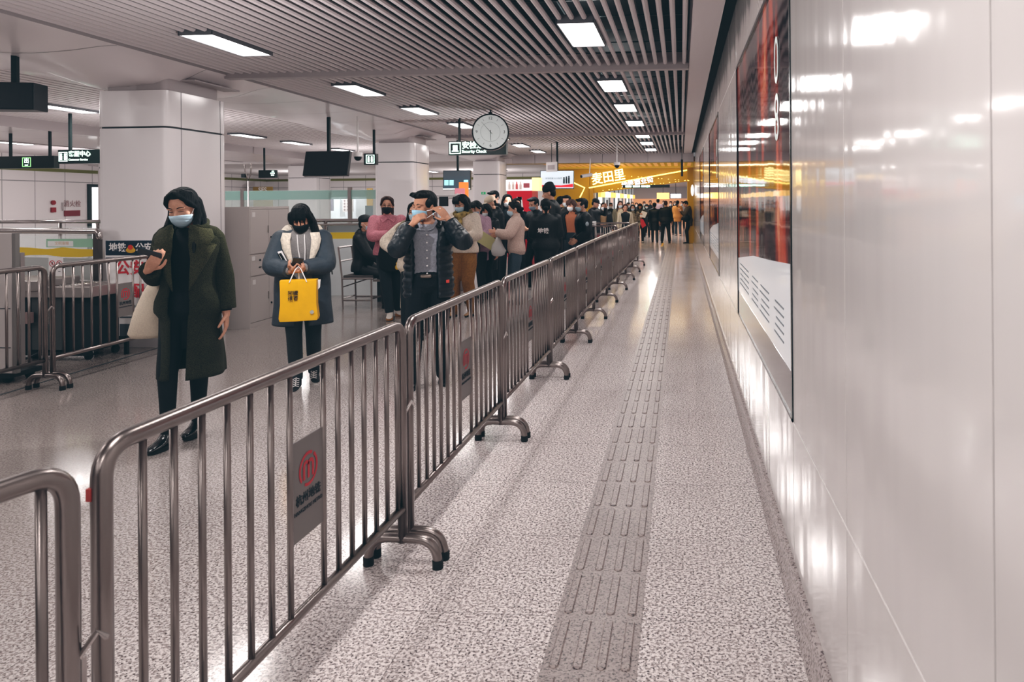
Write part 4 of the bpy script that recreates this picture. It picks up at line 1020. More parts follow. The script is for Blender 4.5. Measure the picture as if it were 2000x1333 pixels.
def ering(fn, z, cx, cy, rx, ry, n=24, e=2.3):
    out = []
    for j in range(n):
        a = 2 * PI * j / n; c, sn = math.cos(a), math.sin(a)
        out.append(fn(V(cx + rx * abs(c) ** (2 / e) * (1 if c > 0 else -1), cy + ry * abs(sn) ** (2 / e) * (1 if sn > 0 else -1), z)))
    return out
TORSO = [(.80, .02, .12, .085), (.86, .01, .16, .105), (.93, .005, .158, .105), (1.02, .0, .135, .095), (1.12, -.005, .145, .103), (1.22, -.005, .158, .11), (1.30, .0, .172, .105), (1.345, .005, .165, .09), (1.385, .012, .10, .065), (1.42, .012, .055, .05)]
def tw(z):
    T = TORSO
    if z <= T[0][0]: return T[0][1:]
    for a, b in zip(T[:-1], T[1:]):
        if z <= b[0]:
            t = (z - a[0]) / (b[0] - a[0]); return tuple(a[i] * (1 - t) + b[i] * t for i in (1, 2, 3))
    return T[-1][1:]

def hand_geo(mb, w, d, n, k, curl=.5, side=1, point=False, lod=0, spread=.0):
    """palm and five fingers; d = direction of the fingers, n = palm normal (fingers curl towards n)"""
    d = Vector(d).normalized(); n = Vector(n); n = (n - d * n.dot(d)).normalized(); c = d.cross(n).normalized() * side   # c: towards the thumb
    w = Vector(w); q = k
    mb.tube([w - d * .03 * q, w + d * .01 * q], [.024 * q, .023 * q], 10, True)
    for t in (-.026, -.009, .009, .026):
        mb.tube([w + c * t * .5 * q, w + d * .045 * q + c * t * .8 * q, w + d * .085 * q + c * t * q], [.014 * q, .0145 * q, .0115 * q], 8, True)
    lens = {.026: (.042, .026, .02), .009: (.046, .029, .022), -.009: (.043, .027, .021), -.026: (.034, .021, .018)}
    for t, ls in lens.items():
        p = w + d * .084 * q + c * t * q; a = curl * .75 + (.12 if t < 0 else 0) * curl; ang = 0; pts = [p]
        for i, l in enumerate(ls):
            ang += a * (1.0, 1.15, .8)[i]
            u = d * math.cos(ang) + n * math.sin(ang) + c * t * spread * 4; p = p + u * l * q; pts.append(p)
        mb.tube(pts, [.0092 * q, .0086 * q, .0078 * q, .0068 * q], 8, True)
    p0 = w + d * .02 * q + c * .022 * q; p1 = p0 + (d * .5 + c * .75 + n * .25).normalized() * .036 * q; p2 = p1 + (d * .85 + c * .3 + n * (.3 + curl * .5)).normalized() * .03 * q; p3 = p2 + (d * .8 - c * .1 + n * (.3 + curl * .6)).normalized() * .024 * q
    mb.tube([p0, p1, p2, p3], [.015 * q, .0118 * q, .0098 * q, .008 * q], 8, True)

def body(rig, par, mat, lod, hands=({}, {})):
    k = rig.k; mb = MB()
    rs = [ering(rig.bend, z * k, 0, cy * k, rx * k * .93, ry * k * .93) for z, cy, rx, ry in TORSO]; mb.rings(rs)
    mb.tube([rig.neck0, rig.neck0.lerp(rig.hd(V(0, .015, -.06)), .5), rig.hd(V(0, .018, -.04))], [.05 * k, .047 * k, .05 * k], 14, True)
    hr = rig.headR
    kh = rig.kh
    def E(c, r): mb.ell(rig.hd(c), [v * kh for v in r], 18, 12, hr)
    E((0, .014, .025), (.072, .09, .085)); E((0, -.012, -.03), (.060, .068, .075)); E((0, -.045, -.078), (.032, .03, .028))
    E((0, -.06, -.045), (.03, .022, .024)); E((.036, -.045, -.02), (.024, .026, .026)); E((-.036, -.045, -.02), (.024, .026, .026))
    mb.tube([rig.hd(V(0, -.07, .012)), rig.hd(V(0, -.088, -.012)), rig.hd(V(0, -.097, -.032))], [.007 * k, .0095 * k, .014 * k], 8, True)
    for sg in (-1, 1):
        E((sg * .074, .012, -.012), (.009, .018, .03)); E((sg * .03, -.066, .02), (.026, .012, .008))
        E((sg * .012, -.087, -.036), (.008, .009, .007))
    E((0, -.082, -.066), (.021, .008, .005)); E((0, -.08, -.074), (.018, .008, .005))
    for (a, e, w), sg, hp in zip(rig.arm, (1, -1), hands):
        mb.tube([a, a.lerp(e, .5), e, e.lerp(w, .4), w], [.046 * k, .042 * k, .036 * k, .036 * k, .024 * k], 12, True)
        d = Vector(hp.get('d', (w - e))); n = Vector(hp.get('n', (-sg, 0, 0)))
        # thumb side: choose so that the thumb points forward/up by default
        dd = d.normalized(); nn = (n - dd * n.dot(dd)).normalized(); c = dd.cross(nn); ref = Vector(hp.get('t', (0, -1, .4)))
        hand_geo(mb, w, d, n, k * (1 if lod < 2 else 1.08), hp.get('curl', .5), 1 if c.dot(ref) > 0 else -1)
    for (h, kn, an), sg in zip(rig.leg, (1, -1)):
        mb.tube([h + V(0, 0, .03), h.lerp(kn, .5), kn, kn.lerp(an, .35), an], [.075 * k, .06 * k, .044 * k, .042 * k, .030 * k], 14, True)
        mb.ell(an + V(0, -.02, -.03) * k, (.022 * k, .06 * k, .02 * k), 12, 8)
    return mb.build('body', mat, par, remesh=(.0052, .008, .013)[lod], smooth_it=2, sfac=.4)

def shoes(rig, par, mat, sole=None, lod=1, boot=False):
    k = rig.k; out = []
    for i, (h, kn, an) in enumerate(rig.leg):
        rot = Matrix.Rotation(R(rig.footrot[i]), 3, 'Z'); sg = (1, -1)[i]
        a0 = V(an.x, an.y, an.z - .075 * k)
        mb = MB(); rs = []
        for y, rx, zt in ((.062, .022, .05), (.05, .034, .07), (.0, .038, .09 if not boot else .12), (-.05, .040, .07), (-.10, .043, .052), (-.15, .036, .042), (-.172, .02, .03)):
            ring = []
            for j in range(12):
                a = 2 * PI * j / 12; p = V(rx * math.cos(a), y - .01, .018 + (zt - .018) / 2 * (1 + math.sin(a))); ring.append(a0 + rot @ (p * k))
            rs.append(ring)
        mb.rings(rs)
        mb.tube([an + V(0, 0, -.03) * k, an + V(0, .0, .03 if not boot else .1) * k], [.042 * k, .042 * k], 12, True)
        sh = mb.build('shoe', mat, par, remesh=.006 if lod < 2 else .012, smooth_it=2)
        mb = MB(); ol = []
        for j in range(24):
            a = 2 * PI * j / 24; y = math.cos(a); rx = .046 if y < .3 else .038; ol.append((rx * math.sin(a), -.055 - (-.118) * y * 1.0))
        mb.prism(ol, lambda u, v, h_: a0 + rot @ (V(u, v, h_) * k), .026); mb.build('sole', sole or rubber, sh)
        out.append(sh)
    return out

def trousers(rig, par, mat, wide=1., lod=1, flare=1.0, cut=.0):
    k = rig.k; mb = MB()
    rs = [ering(rig.bend, z * k, 0, cy * k, rx * k * f, ry * k * f) for z, cy, rx, ry, f in ((.80, .01, .13, .095, 1.), (.86, .005, .16, .11, 1.06), (.94, .0, .156, .108, 1.05), (1.0, .0, .142, .10, 1.02))]; mb.rings(rs)
    for (h, kn, an) in rig.leg:
        e = an + (kn - an) * cut + V(0, 0, -.015) * k
        mb.tube([h + V(0, 0, .04), h.lerp(kn, .35), kn, kn.lerp(e, .5), e], [.092 * k, .086 * k * wide, .066 * k * wide, .062 * k * wide * flare, .052 * k * wide * flare], 16, False)
    # knee and ankle creases
    return mb.build('trousers', mat, par, remesh=(.008, .011, .016)[lod], smooth_it=3)

def tube_sleeve(mb, a, e, w, r0, r1, r2, k, puff=0., npf=6):
    pts = []; rad = []
    N_ = 22
    for i in range(N_ + 1):
        t = i / N_; p = a.lerp(e, t * 2) if t < .5 else e.lerp(w, t * 2 - 1)
        r_ = (r0 + (r1 - r0) * t * 2) if t < .5 else (r1 + (r2 - r1) * (t * 2 - 1))
        if puff: r_ *= 1 + puff * (abs(math.sin(t * npf * PI)) - .5)
        # round off the elbow
        pts.append(p); rad.append(r_ * k)
    for _ in range(2): pts = [pts[0]] + [(pts[i - 1] + pts[i] * 2 + pts[i + 1]) / 4 for i in range(1, N_)] + [pts[-1]]
    mb.tube(pts, rad, 16, False)

def jacket(rig, par, mat, hem=.82, infl=1.18, name='jacket', sl=(.068, .06, .045), puff=0., npf=9, flare=1., lod=1, top=1.40, collar=.06, cuff=.93, hood=False, sleeves=True, vox=None, front=0.):
    """closed top worn over the body"""
    k = rig.k; mb = MB(); n = 34; rs = []
    for i in range(n + 1):
        z = hem + (top - hem) * i / n; cy, rx, ry = tw(z)
        f = infl * (1 + (flare - 1) * max(0, (1.1 - z) / (1.1 - hem + 1e-5)) if z < 1.1 else 1)
        if z > 1.3: f = infl * (1 - (z - 1.3) / .1 * .0)
        rx_, ry_ = max(rx, .125 if z < 1.2 else 0) * f, max(ry, .09 if z < 1.2 else 0) * f + front
        if puff: m_ = 1 + puff * (abs(math.sin((z - hem) * PI * npf)) - .5); rx_ *= m_; ry_ *= m_
        rs.append(ering(rig.bend, z * k, 0, cy * k, rx_ * k, ry_ * k, 28))
    mb.rings(rs)
    if collar:
        mb.rings([ering(rig.bend, z * k, 0, (.012 - (z - 1.36) * .1) * k, r_ * k, r_ * .95 * k) for z, r_ in ((1.34, .105), (1.38, .078), (1.38 + collar, .07), (1.385 + collar, .05), (1.36, .05))])
    if sleeves:
        for a, e, w in rig.arm:
            mb.ell(a + V(0, 0, -.005) * k, (sl[0] * 1.02 * k,) * 3, 14, 9)
            tube_sleeve(mb, a, e, e.lerp(w, cuff), sl[0], sl[1], sl[2], k, puff, 8)
    if hood:
        mb.ell(rig.bend(V(0, .085, 1.37) * k), (.105 * k, .06 * k, .075 * k), 16, 10); mb.ell(rig.bend(V(0, .07, 1.42) * k), (.085 * k, .05 * k, .05 * k), 14, 8)
    return mb.build(name, mat, par, remesh=vox or (.0075, .011, .016)[lod], smooth_it=2 if puff else 3, sfac=.35 if puff else .5)

def open_coat(rig, par, mat, hem=.5, top=1.40, infl=1.22, gap=(R(22), R(12)), name='coat', sl=(.075, .068, .06), flare=1.25, puff=0., npf=9, folds=.0, lod=0, thick=.014, gapc=0., lapel=True, cuff=.93, minx=.13, miny=.10, sleeve_puff=0., lapmat=None):
    """front-opening garment: open shell + sleeves; gap = half opening angle at (top, hem)"""
    k = rig.k; mb = MB(); nz, na = 44, 56
    def surf(z, a, off):
        cy, rx, ry = tw(z); t = max(0, (1.12 - z) / (1.12 - hem)); f = infl * (1 + (flare - 1) * t ** 1.2)
        rx_ = max(rx, minx if z < 1.25 else 0) * f + off; ry_ = max(ry, miny if z < 1.25 else 0) * f + off
        if z > 1.30: cy += .0
        m_ = 1.
        if puff: m_ *= 1 + puff * (abs(math.sin((z - hem) * PI * npf)) - .5)
        if folds: m_ *= 1 + folds * t * math.sin(a * 7 + 1.3 * math.sin(a * 3)) + folds * .35 * math.sin(z * 19 + a * 2)
        e = 2.2; c, sn = math.sin(a), -math.cos(a)      # a = 0 is the front
        return rig.bend(V(rx_ * abs(c) ** (2 / e) * (1 if c > 0 else -1) * m_, cy + ry_ * abs(sn) ** (2 / e) * (1 if sn > 0 else -1) * m_, z) * k)
    out, inn = [], []
    for i in range(nz + 1):
        t = i / nz; z = hem + (top - hem) * t; g_ = gap[1] + (gap[0] - gap[1]) * t ** 1.3
        A = [gapc + g_ + (2 * PI - 2 * g_) * j / na for j in range(na + 1)]
        out.append([surf(z, a, 0) for a in A]); inn.append([surf(z, a, -thick) for a in A])
    for i in range(nz + 1): pass
    loop = [o + i_[::-1] for o, i_ in zip(out, inn)]
    mb.rings(loop, closed=True, caps=False)
    for q in (0, nz):      # close hem and neck edges
        n0 = q * (2 * (na + 1))
        for j in range(na):
            a_, b_ = n0 + j, n0 + j + 1; c_, d_ = n0 + 2 * (na + 1) - 1 - j, n0 + 2 * (na + 1) - 2 - j
            mb.f.append((a_, b_, d_, c_)); mb.mi.append(0)
    sh = mb.build(name, mat, par, smooth=True)
    mb = MB()
    for a, e, w in rig.arm:
        mb.ell(a + V(0, 0, -.012) * k, (sl[0] * 1.05 * k,) * 3, 16, 10)
        tube_sleeve(mb, a, e, e.lerp(w, cuff), sl[0], sl[1], sl[2], k, sleeve_puff, 9)
    for z in (1.395,):   # shoulder yoke
        mb.tube([rig.arm[1][0] + V(.02, 0, .01) * k, rig.bend(V(-.09, .02, 1.365) * k), rig.bend(V(-.03, .045, 1.385) * k), rig.bend(V(.03, .045, 1.385) * k), rig.bend(V(.09, .02, 1.365) * k), rig.arm[0][0] + V(-.02, 0, .01) * k], [.06 * k, .05 * k, .04 * k, .04 * k, .05 * k, .06 * k], 14, True)
    mb.build('sleeves', mat, sh, remesh=.0075 if lod == 0 else .011, smooth_it=1 if sleeve_puff else 2)
    if lapel:
        for sg in (-1, 1):
            mb = MB(); pts = []
            for z, x0, x1 in lapel if isinstance(lapel, list) else [(1.40, .045, .085), (1.36, .04, .125), (1.30, .042, .135), (1.285, .045, .12), (1.27, .045, .145), (1.20, .05, .125), (1.10, .045, .075), (1.04, .04, .045)]:
                def sp(x, o):
                    cy, rx, ry = tw(z); ry_ = max(ry, miny) * infl + o + .004; rx_ = max(rx, .13) * infl + .01; x = min(x, rx_ * .97)
                    return rig.bend(V(sg * x, cy - ry_ * (1 - (x / rx_) ** 2.2) ** (1 / 2.2), z) * k)
                pts.append([sp(x0, .006), sp((x0 + x1) / 2, .012), sp(x1, .010), sp(x1, .0), sp((x0 + x1) / 2, .0), sp(x0, -.002)])
            mb.rings(pts, closed=True, caps=True); mb.build('lapel', lapmat or mat, sh, smooth=True)
    return sh

def hair(rig, par, mat, style='short', lod=1, fringe=0., back=0.):
    k = rig.kh; mb = MB(); hr = rig.headR; H = rig.hd
    def E(c, r): mb.ell(H(c), [v * k for v in r], 18, 12, hr)
    def HG(p):      # strands hang straight down below the ear
        return H(V(*p)) if p[2] > -.03 else H(V(p[0], p[1], -.03)) + V(0, 0, (p[2] + .03) * k)
    def T(pts, rad, fl=1.): mb.tube([HG(p) for p in pts], [r_ * k for r_ in rad], 10, True, fl)
    E((0, .036, .036), (.079, .082, .082)); E((0, .055, .0), (.070, .05, .07))
    if style == 'capped':
        mb.v, mb.f, mb.mi = [], [], []; E((0, .04, -.0), (.076, .066, .06)); E((0, .06, -.03), (.06, .04, .04))
    if style in ('long', 'longback', 'bob', 'ponytail', 'bun'):
        for sg in (-1, 1): E((sg * .055, .004, .05), (.028, .055, .05))
    if style in ('short', 'man'):
        for i in range(9):
            x = -.055 + .0137 * i; T([(x, -.035 - .02 * math.cos(x * 20), .095), (x + .004, -.062, .100 + .008 * math.sin(i * 2.3)), (x + .012, -.082, .098 + .012 * math.sin(i * 1.7))], [.022, .016, .006])
        E((0, 0, .085), (.068, .07, .04)); E((0, .07, -.03), (.055, .03, .035))
        for sg in (-1, 1): E((sg * .068, .0, .02), (.014, .04, .035))
    if style in ('long', 'bob', 'ponytail', 'bun', 'longback'):
        for sg in (-1, 1):
            T([(sg * .006, -.045, .112), (sg * .04, -.056, .088), (sg * .068, -.038, .045), (sg * .078, -.006, .0)], [.012, .015, .014, .012])
        E((0, -.0, .088), (.058, .062, .034))
    if style == 'long':
        for sg in (-1, 1):
            T([(sg * .074, .02, .02), (sg * .082, .005, -.05), (sg * .088, -.03, -.11), (sg * .10, -.075, -.17), (sg * .116, -.115, -.235)], [.017, .02, .022, .02, .006])
            T([(sg * .066, .05, .0), (sg * .085, .05, -.09), (sg * .115, .01, -.17), (sg * .135, -.03, -.215)], [.024, .024, .02, .008])
            T([(sg * .03, .08, .0), (sg * .045, .085, -.1), (sg * .06, .07, -.19)], [.045, .045, .025])
    if style == 'longback':
        T([(0, .09, .0), (0, .10, -.1), (0, .105, -.2), (0, .11, -.27)], [.075, .078, .07, .03])
    if style == 'bob':
        for sg in (-1, 1): T([(sg * .068, .01, .03), (sg * .082, .012, -.03), (sg * .078, .0, -.10)], [.034, .038, .03])
        T([(0, .07, .0), (0, .07, -.10)], [.075, .07])
        for i in range(7): x = -.045 + .015 * i; T([(x, -.05, .095), (x, -.085, .06), (x, -.092, .03)], [.02, .014, .01])
    if style == 'ponytail': T([(0, .115, .045), (0, .15, .02), (.005, .15, -.08), (.0, .135, -.17), (0, .13, -.22)], [.022, .03, .032, .026, .01])
    if style == 'bun': E((0, .12, -.02), (.035, .035, .032)); T([(0, .1, -.03), (0, .105, -.1)], [.03, .02])
    if style == 'sidepony':
        T([(.05, .06, .0), (.085, .05, -.06), (.11, .02, -.12), (.12, -.02, -.20), (.11, -.05, -.26)], [.04, .034, .034, .028, .01])
        for sg in (-1, 1): T([(sg * .02, -.055, .10), (sg * .065, -.045, .06), (sg * .078, -.01, .0), (sg * .07, .03, -.05)], [.02, .024, .024, .03])
        E((0, -.01, .09), (.062, .07, .036))
    if fringe:
        for i in range(8):
            x = -.052 + .0149 * i; L_ = fringe * (1 + .35 * math.sin(i * 2.1)); T([(x * .6, -.04, .112), (x, -.078, .085), (x * 1.05 + .004 * math.sin(i * 5), -.096, .055), (x * 1.0 + .01 * math.sin(i * 3.3), -.098, .055 - L_)], [.014, .0125, .0085, .003])
    return mb.build('hair', mat, par, remesh=(.0052, .008, .012)[lod], smooth_it=2 if lod else 1, sfac=.4)

def mask(rig, par, mat, lod=1, low=False, loops=True):
    k = rig.kh; mb = MB(); rs = []; n = 18; dz = -.05 if low else 0
    for i in range(7):
        t = i / 6; row = []
        for j in range(n + 1):
            a = R(-66 + 132 * j / n); ca = math.cos(a); z = (-.010 - .02 * (1 - ca) * 2) * (1 - t) + (-.108 + .034 * (1 - ca) * 2) * t + dz
            rr = .096 + .026 * math.sin(PI * min(1, .22 + t * .78)) * max(0, ca) ** 2 - .028 * t * t * ca
            rr += .002 * math.sin(t * 18)
            row.append(rig.hd(V(math.sin(a) * (.075 - .010 * t), .006 - ca * rr, z)))
        rs.append(row)
    mb.rings(rs, closed=False, caps=False)
    o = mb.build('face_mask', mat, par, smooth=True)
    md = o.modifiers.new('t', 'SOLIDIFY'); md.thickness = .002
    if loops and lod < 2:
        mb = MB()
        for sg in (-1, 1):
            mb = MB(); mb.tube([rig.hd(V(sg * .064, -.036, -.03 + dz)), rig.hd(V(sg * .078, -.01, .0)), rig.hd(V(sg * .082, .025, .01)), rig.hd(V(sg * .082, .03, -.02)), rig.hd(V(sg * .074, -.008, -.045)), rig.hd(V(sg * .054, -.034, -.085 + dz))], .0018 * k, 5)
            mb.build('ear_loop', loop_m if mat is not mask_black else mask_black, o)
    return o
def eyes(rig, par, closed=False, glasses=False, lod=1):
    k = rig.kh
    for sg in (-1, 1):
        mb = MB(); mb.tube([rig.hd(V(sg * .017, -.077, .004)), rig.hd(V(sg * .03, -.0785, .007 - (.004 if closed else 0))), rig.hd(V(sg * .044, -.069, .003))], [.0018 * k, (.0022 if closed else .004) * k, .0018 * k], 6, True); mb.build('eye', lash_m, par, smooth=True)
        mb = MB(); mb.tube([rig.hd(V(sg * .014, -.079, .024)), rig.hd(V(sg * .032, -.0785, .03)), rig.hd(V(sg * .05, -.066, .024))], [.0022 * k, .003 * k, .0015 * k], 6, True); mb.build('eyebrow', hair_m, par, smooth=True)
    if glasses:
        mb = MB()
        for sg in (-1, 1):
            mb.tube([rig.hd(V(sg * .032 + .021 * math.cos(a), -.094 + .01 * abs(math.cos(a)) * (1 if math.cos(a) * sg > 0 else 0), .0 + .017 * math.sin(a))) for a in [2 * PI * i / 14 for i in range(15)]], .0016 * k, 5)
            mb.tube([rig.hd(V(sg * .053, -.084, .004)), rig.hd(V(sg * .076, -.03, .006)), rig.hd(V(sg * .078, .01, .0))], .0016 * k, 5)
        mb.tube([rig.hd(V(-.011, -.094, .004)), rig.hd(V(.011, -.094, .004))], .0016 * k, 5); mb.build('glasses', M('glasses_frame', '#4a4542', .3, .6), par, smooth=True)
def cap(rig, par, mat, lod=1, beanie=False, brim=True):
    k = rig.kh; mb = MB(); hr = rig.headR
    if beanie:
        mb.ell(rig.hd((0, .016, .06)), [.088 * k, .1 * k, .085 * k], 18, 12, hr); mb.tube([rig.hd(V(0, .015, .02)), rig.hd(V(0, .015, .06))], [.09 * k, .094 * k], 20, False); mb.ell(rig.hd((0, .03, .12)), [.06 * k, .07 * k, .04 * k], 14, 8, hr)
    else:
        mb.ell(rig.hd((0, .014, .062)), [.086 * k, .1 * k, .068 * k], 18, 12, hr); mb.tube([rig.hd(V(0, .014, .035)), rig.hd(V(0, .014, .07))], [.088 * k, .089 * k], 20, False)
        if brim:
            mb.ell(rig.hd((0, -.10, .038)), [.062 * k, .06 * k, .009 * k], 16, 8, hr @ Matrix.Rotation(R(12), 3, 'X'))
    return mb.build('hat' if beanie else 'cap', mat, par, remesh=.006 if lod < 2 else .01, smooth_it=2)

def hold(w, d): return Vector(w) + Vector(d)
def person(label, loc, rz, rig, sk=skinA, lod=1, hands=({}, {}), group=None):
    t = thing('person', (loc.x, loc.y, 0), rz + math.atan2(-loc.x, loc.y), label, 'person', group)
    body(rig, t, sk, lod, hands); return t
def wpt(t, p):   # local point of a figure -> world
    c, s_ = math.cos(t.rotation_euler.z), math.sin(t.rotation_euler.z); return V(t.location.x + p[0] * c - p[1] * s_, t.location.y + p[0] * s_ + p[1] * c, p[2])
def phone(t, c, u, n, label, lit=False, sc_=1.):
    """phone centred at local point c, long axis u, screen normal n"""
    o = thing('smartphone', wpt(t, c), t.rotation_euler.z, label, 'phone'); u = Vector(u).normalized(); n = Vector(n); n = (n - u * n.dot(u)).normalized(); s_ = u.cross(n)
    def bx(a, b, h0, h1, mat, nm):
        mb = MB(); pts = []
        for h in (h0, h1):
            for x, y in ((-a, -b), (a, -b), (a, b), (-a, b)): pts.append((s_ * x + u * y + n * h) * sc_)
        mb.add(pts, [(3, 2, 1, 0), (4, 5, 6, 7), (0, 1, 5, 4), (1, 2, 6, 5), (2, 3, 7, 6), (3, 0, 4, 7)]); return mb.build(nm, mat, o, bevel=.003 if nm == 'case' else 0)
    bx(.037, .078, -.0045, .0045, M('phone_case', '#2b3138', .3), 'case'); bx(.034, .074, .0046, .0052, M('phone_lit', '#9fd6ea', .2, emit=1.6) if lit else M('phone_glass', '#11161c', .08), 'screen'); return o

# ================= 1 woman in long green coat, reading her phone
loc = gd(369, 4.42)
rg = Rig(1.60, feet=((-.005, .16), (-.105, -.06)), hands=((.205, .0, .77), (-.15, -.20, 1.09)), elbow=((.3, .5, -.2), (-.22, .5, -.8)), head=(22, -14, -4), footrot=(-10, -18), sh=.88)
H1 = ({'d': (.02, -.08, -1), 'n': (-1, -.1, 0), 'curl': .35}, {'d': (.45, -.55, .45), 'n': (.3, .4, .9), 't': (.6, .3, .6), 'curl': .75})
green = M('green_wool', '#2e2f23', .95, 0, (230, .8), var=.55)
blacknit = cloth('black_knit', '#0c1113'); blackpant = cloth('black_denim', '#0f1518', var=.2)
p1 = person('woman in long dark green coat looking down at her phone, nearest on the left', loc, R(-17), rg, skinA, 0, H1)
trousers(rg, p1, blackpant, .9, 0, .85); shoes(rg, p1, M('black_leather', '#15181b', .25, coat=.5), lod=0, boot=True)
jacket(rg, p1, blacknit, .62, 1.07, 'sweater', (.05, .045, .035), lod=0, top=1.395, collar=0, flare=1.05)
open_coat(rg, p1, green, .44, 1.40, 1.17, (R(24), R(13)), 'coat', (.056, .062, .062), 1.30, folds=.035, lod=0, gapc=R(-6), cuff=.88, miny=.135, lapmat=M('green_lapel', '#40402f', .95, 0, (230, .8), var=.5), lapel=[(1.415, .05, .09), (1.385, .042, .15), (1.33, .045, .175), (1.30, .045, .155), (1.285, .045, .185), (1.20, .055, .15), (1.08, .05, .09), (1.0, .045, .05)])
mb = MB()
for sg in (-1, 1): mb.tube([rg.bend(V(sg * .02, .075, 1.43) * rg.k), rg.bend(V(sg * .085, .045, 1.43) * rg.k), rg.bend(V(sg * .10, -.03, 1.40) * rg.k), rg.bend(V(sg * .085, -.10, 1.37) * rg.k)], [.022, .026, .026, .016], 10, True)
mb.build('collar', green, p1, remesh=.007, smooth_it=2)
hair(rg, p1, hair_m, 'long', 0); mask(rg, p1, mask_blue, 0); eyes(rg, p1, True)
phone(p1, rg.arm[1][2] + V(.03, -.075, .095), (-1, -.1, .38), (.1, .62, .78), 'dark phone held up by the woman in the green coat', sc_=.82)
# her canvas tote
tb = thing('tote_bag', wpt(p1, (-.21, .08, .0)), p1.rotation_euler.z, 'cream canvas tote bag hanging at the side of the woman in the green coat', 'bag')
mb = MB(); rs = []
for z, x0, x1, th in ((.64, -.14, .06, .03), (.67, -.16, .07, .05), (.8, -.125, .06, .05), (.92, -.075, .05, .035), (1.0, -.03, .045, .015)):
    rs.append([V((x0 + x1) / 2 + (x1 - x0) / 2 * math.cos(a), th * math.sin(a), z) for a in [2 * PI * i / 20 for i in range(20)]])
mb.rings(rs); mb.build('bag_body', cloth('canvas', '#cdbfae', 120, .3, .06), tb, smooth=True)
mb = MB(); mb.tube([(-.0, .0, .99), (.03, .02, 1.15), (.06, .03, 1.3)], [.014, .012, .012], 6, True); mb.build('strap', cloth('canvas', '#cdbfae'), tb, smooth=True)

# ================= 2 woman with grey parka and yellow bag
loc = gd(590, 5.78)
rg = Rig(1.50, feet=((.075, .12), (-.04, -.12)), hands=((.012, -.265, .965), (-.055, -.275, .945)), elbow=((.8, .15, -.7), (-.8, .15, -.7)), head=(28, -6, 0), footrot=(8, -6), sh=.96, lean=R(3))
H2 = ({'d': (-.75, -.5, -.0), 'n': (-.2, .1, 1), 't': (0, -.6, .8), 'curl': 1.0}, {'d': (.75, -.5, -.0), 'n': (.2, .1, 1), 't': (0, -.6, .8), 'curl': 1.0})
slate = M('slate_shell', '#363e46', .6, 0, (14, .9), var=.1); cream = cloth('cream_lining', '#cbc0b2', 60, .5)
p2 = person('woman in slate grey parka and black mask carrying a yellow paper bag', loc, R(-4), rg, skinB, 0, H2)
trousers(rg, p2, cloth('dark_denim', '#2b3135'), 1.02, 0, 1.0, cut=.06)
for s_ in shoes(rg, p2, M('canvas_black', '#23272b', .8), M('sole_white', '#cfcbc8', .5), 0):
    pass
for i, (h, kn, an) in enumerate(rg.leg):
    mb = MB()
    mb.tube([(an.x, an.y - .045, .1), (an.x, an.y - .135, .056)], .003, 5, True)
    for q in range(5):
        y = an.y - .055 - .018 * q; z = .098 - .011 * q; mb.tube([(an.x - .022, y, z * .92), (an.x, y - .004, z + .004), (an.x + .022, y, z * .92)], .0035, 5, True)
    mb.build('laces', white_m, p2)
jacket(rg, p2, cloth('grey_hoodie', '#7b7776'), .84, 1.12, 'hoodie', (.055, .05, .04), lod=0, top=1.40, collar=.05, hood=True)
open_coat(rg, p2, slate, .56, 1.37, 1.42, (R(36), R(12)), 'parka', (.088, .09, .068), 1.12, folds=.03, lod=0, puff=0, lapel=[(1.40, .075, .15), (1.34, .085, .165), (1.26, .08, .15), (1.18, .07, .115), (1.10, .06, .08)], lapmat=cream, thick=.025, cuff=.86, minx=.16, miny=.12, gapc=0)
mb = MB()
mb.tube([rg.bend(V(*q) * rg.k) for q in ((-.17, -.02, 1.36), (-.12, .07, 1.40), (0, .11, 1.41), (.12, .07, 1.40), (.17, -.02, 1.36))], [.035, .05, .055, .05, .035], 12, True)
mb.build('hood_lining', cream, p2, remesh=.008, smooth_it=2)
mb = MB(); mb.tube([rg.bend(V(*q) * rg.k) for q in ((-.03, -.155, 1.38), (-.02, -.175, 1.25), (.0, -.185, 1.12))], .004, 6, True); mb.tube([rg.bend(V(*q) * rg.k) for q in ((.03, -.155, 1.38), (.035, -.175, 1.25), (.03, -.185, 1.08))], .004, 6, True); mb.build('drawstring', white_m, p2)
mb = MB(); mb.rings([[rg.bend(V(x, y, z) * rg.k) for x, z in ((-.185, 1.24), (-.15, 1.25), (-.07, 1.07), (-.10, 1.06))] for y in (-.195, -.185)]); mb.build('pocket_trim', white_m, p2)
mb = MB(); mb.rings([[rg.bend(V(x, y, z) * rg.k) for x, z in ((-.175, 1.225), (-.155, 1.23), (-.09, 1.10), (-.105, 1.095))] for y in (-.2, -.197)]); mb.build('pocket_patch', blackp, p2)
hair(rg, p2, hair_m, 'sidepony', 0, fringe=.062); mask(rg, p2, mask_black, 0); eyes(rg, p2, True)
mb = MB(); mb.tube([rg.bend(V(*q) * rg.k) for q in ((.12, -.10, 1.33), (.2, -.13, 1.22), (.245, -.1, 1.1), (.25, -.02, 1.0))], .005, 6); mb.build('bag_cord', blackp, p2)
phone(p2, rg.arm[0][2] + V(-.03, -.06, .035), (.2, -.6, .6), (0, .7, .7), 'dark phone held in both hands above the yellow bag')
yb = thing('paper_bag', wpt(p2, (-.005, -.335, 0)), p2.rotation_euler.z, 'yellow paper carrier bag with black characters held by the woman in the parka', 'bag')
yel = M('bag_yellow', '#e3a90c', .55, 0, (9, .35), var=.05)
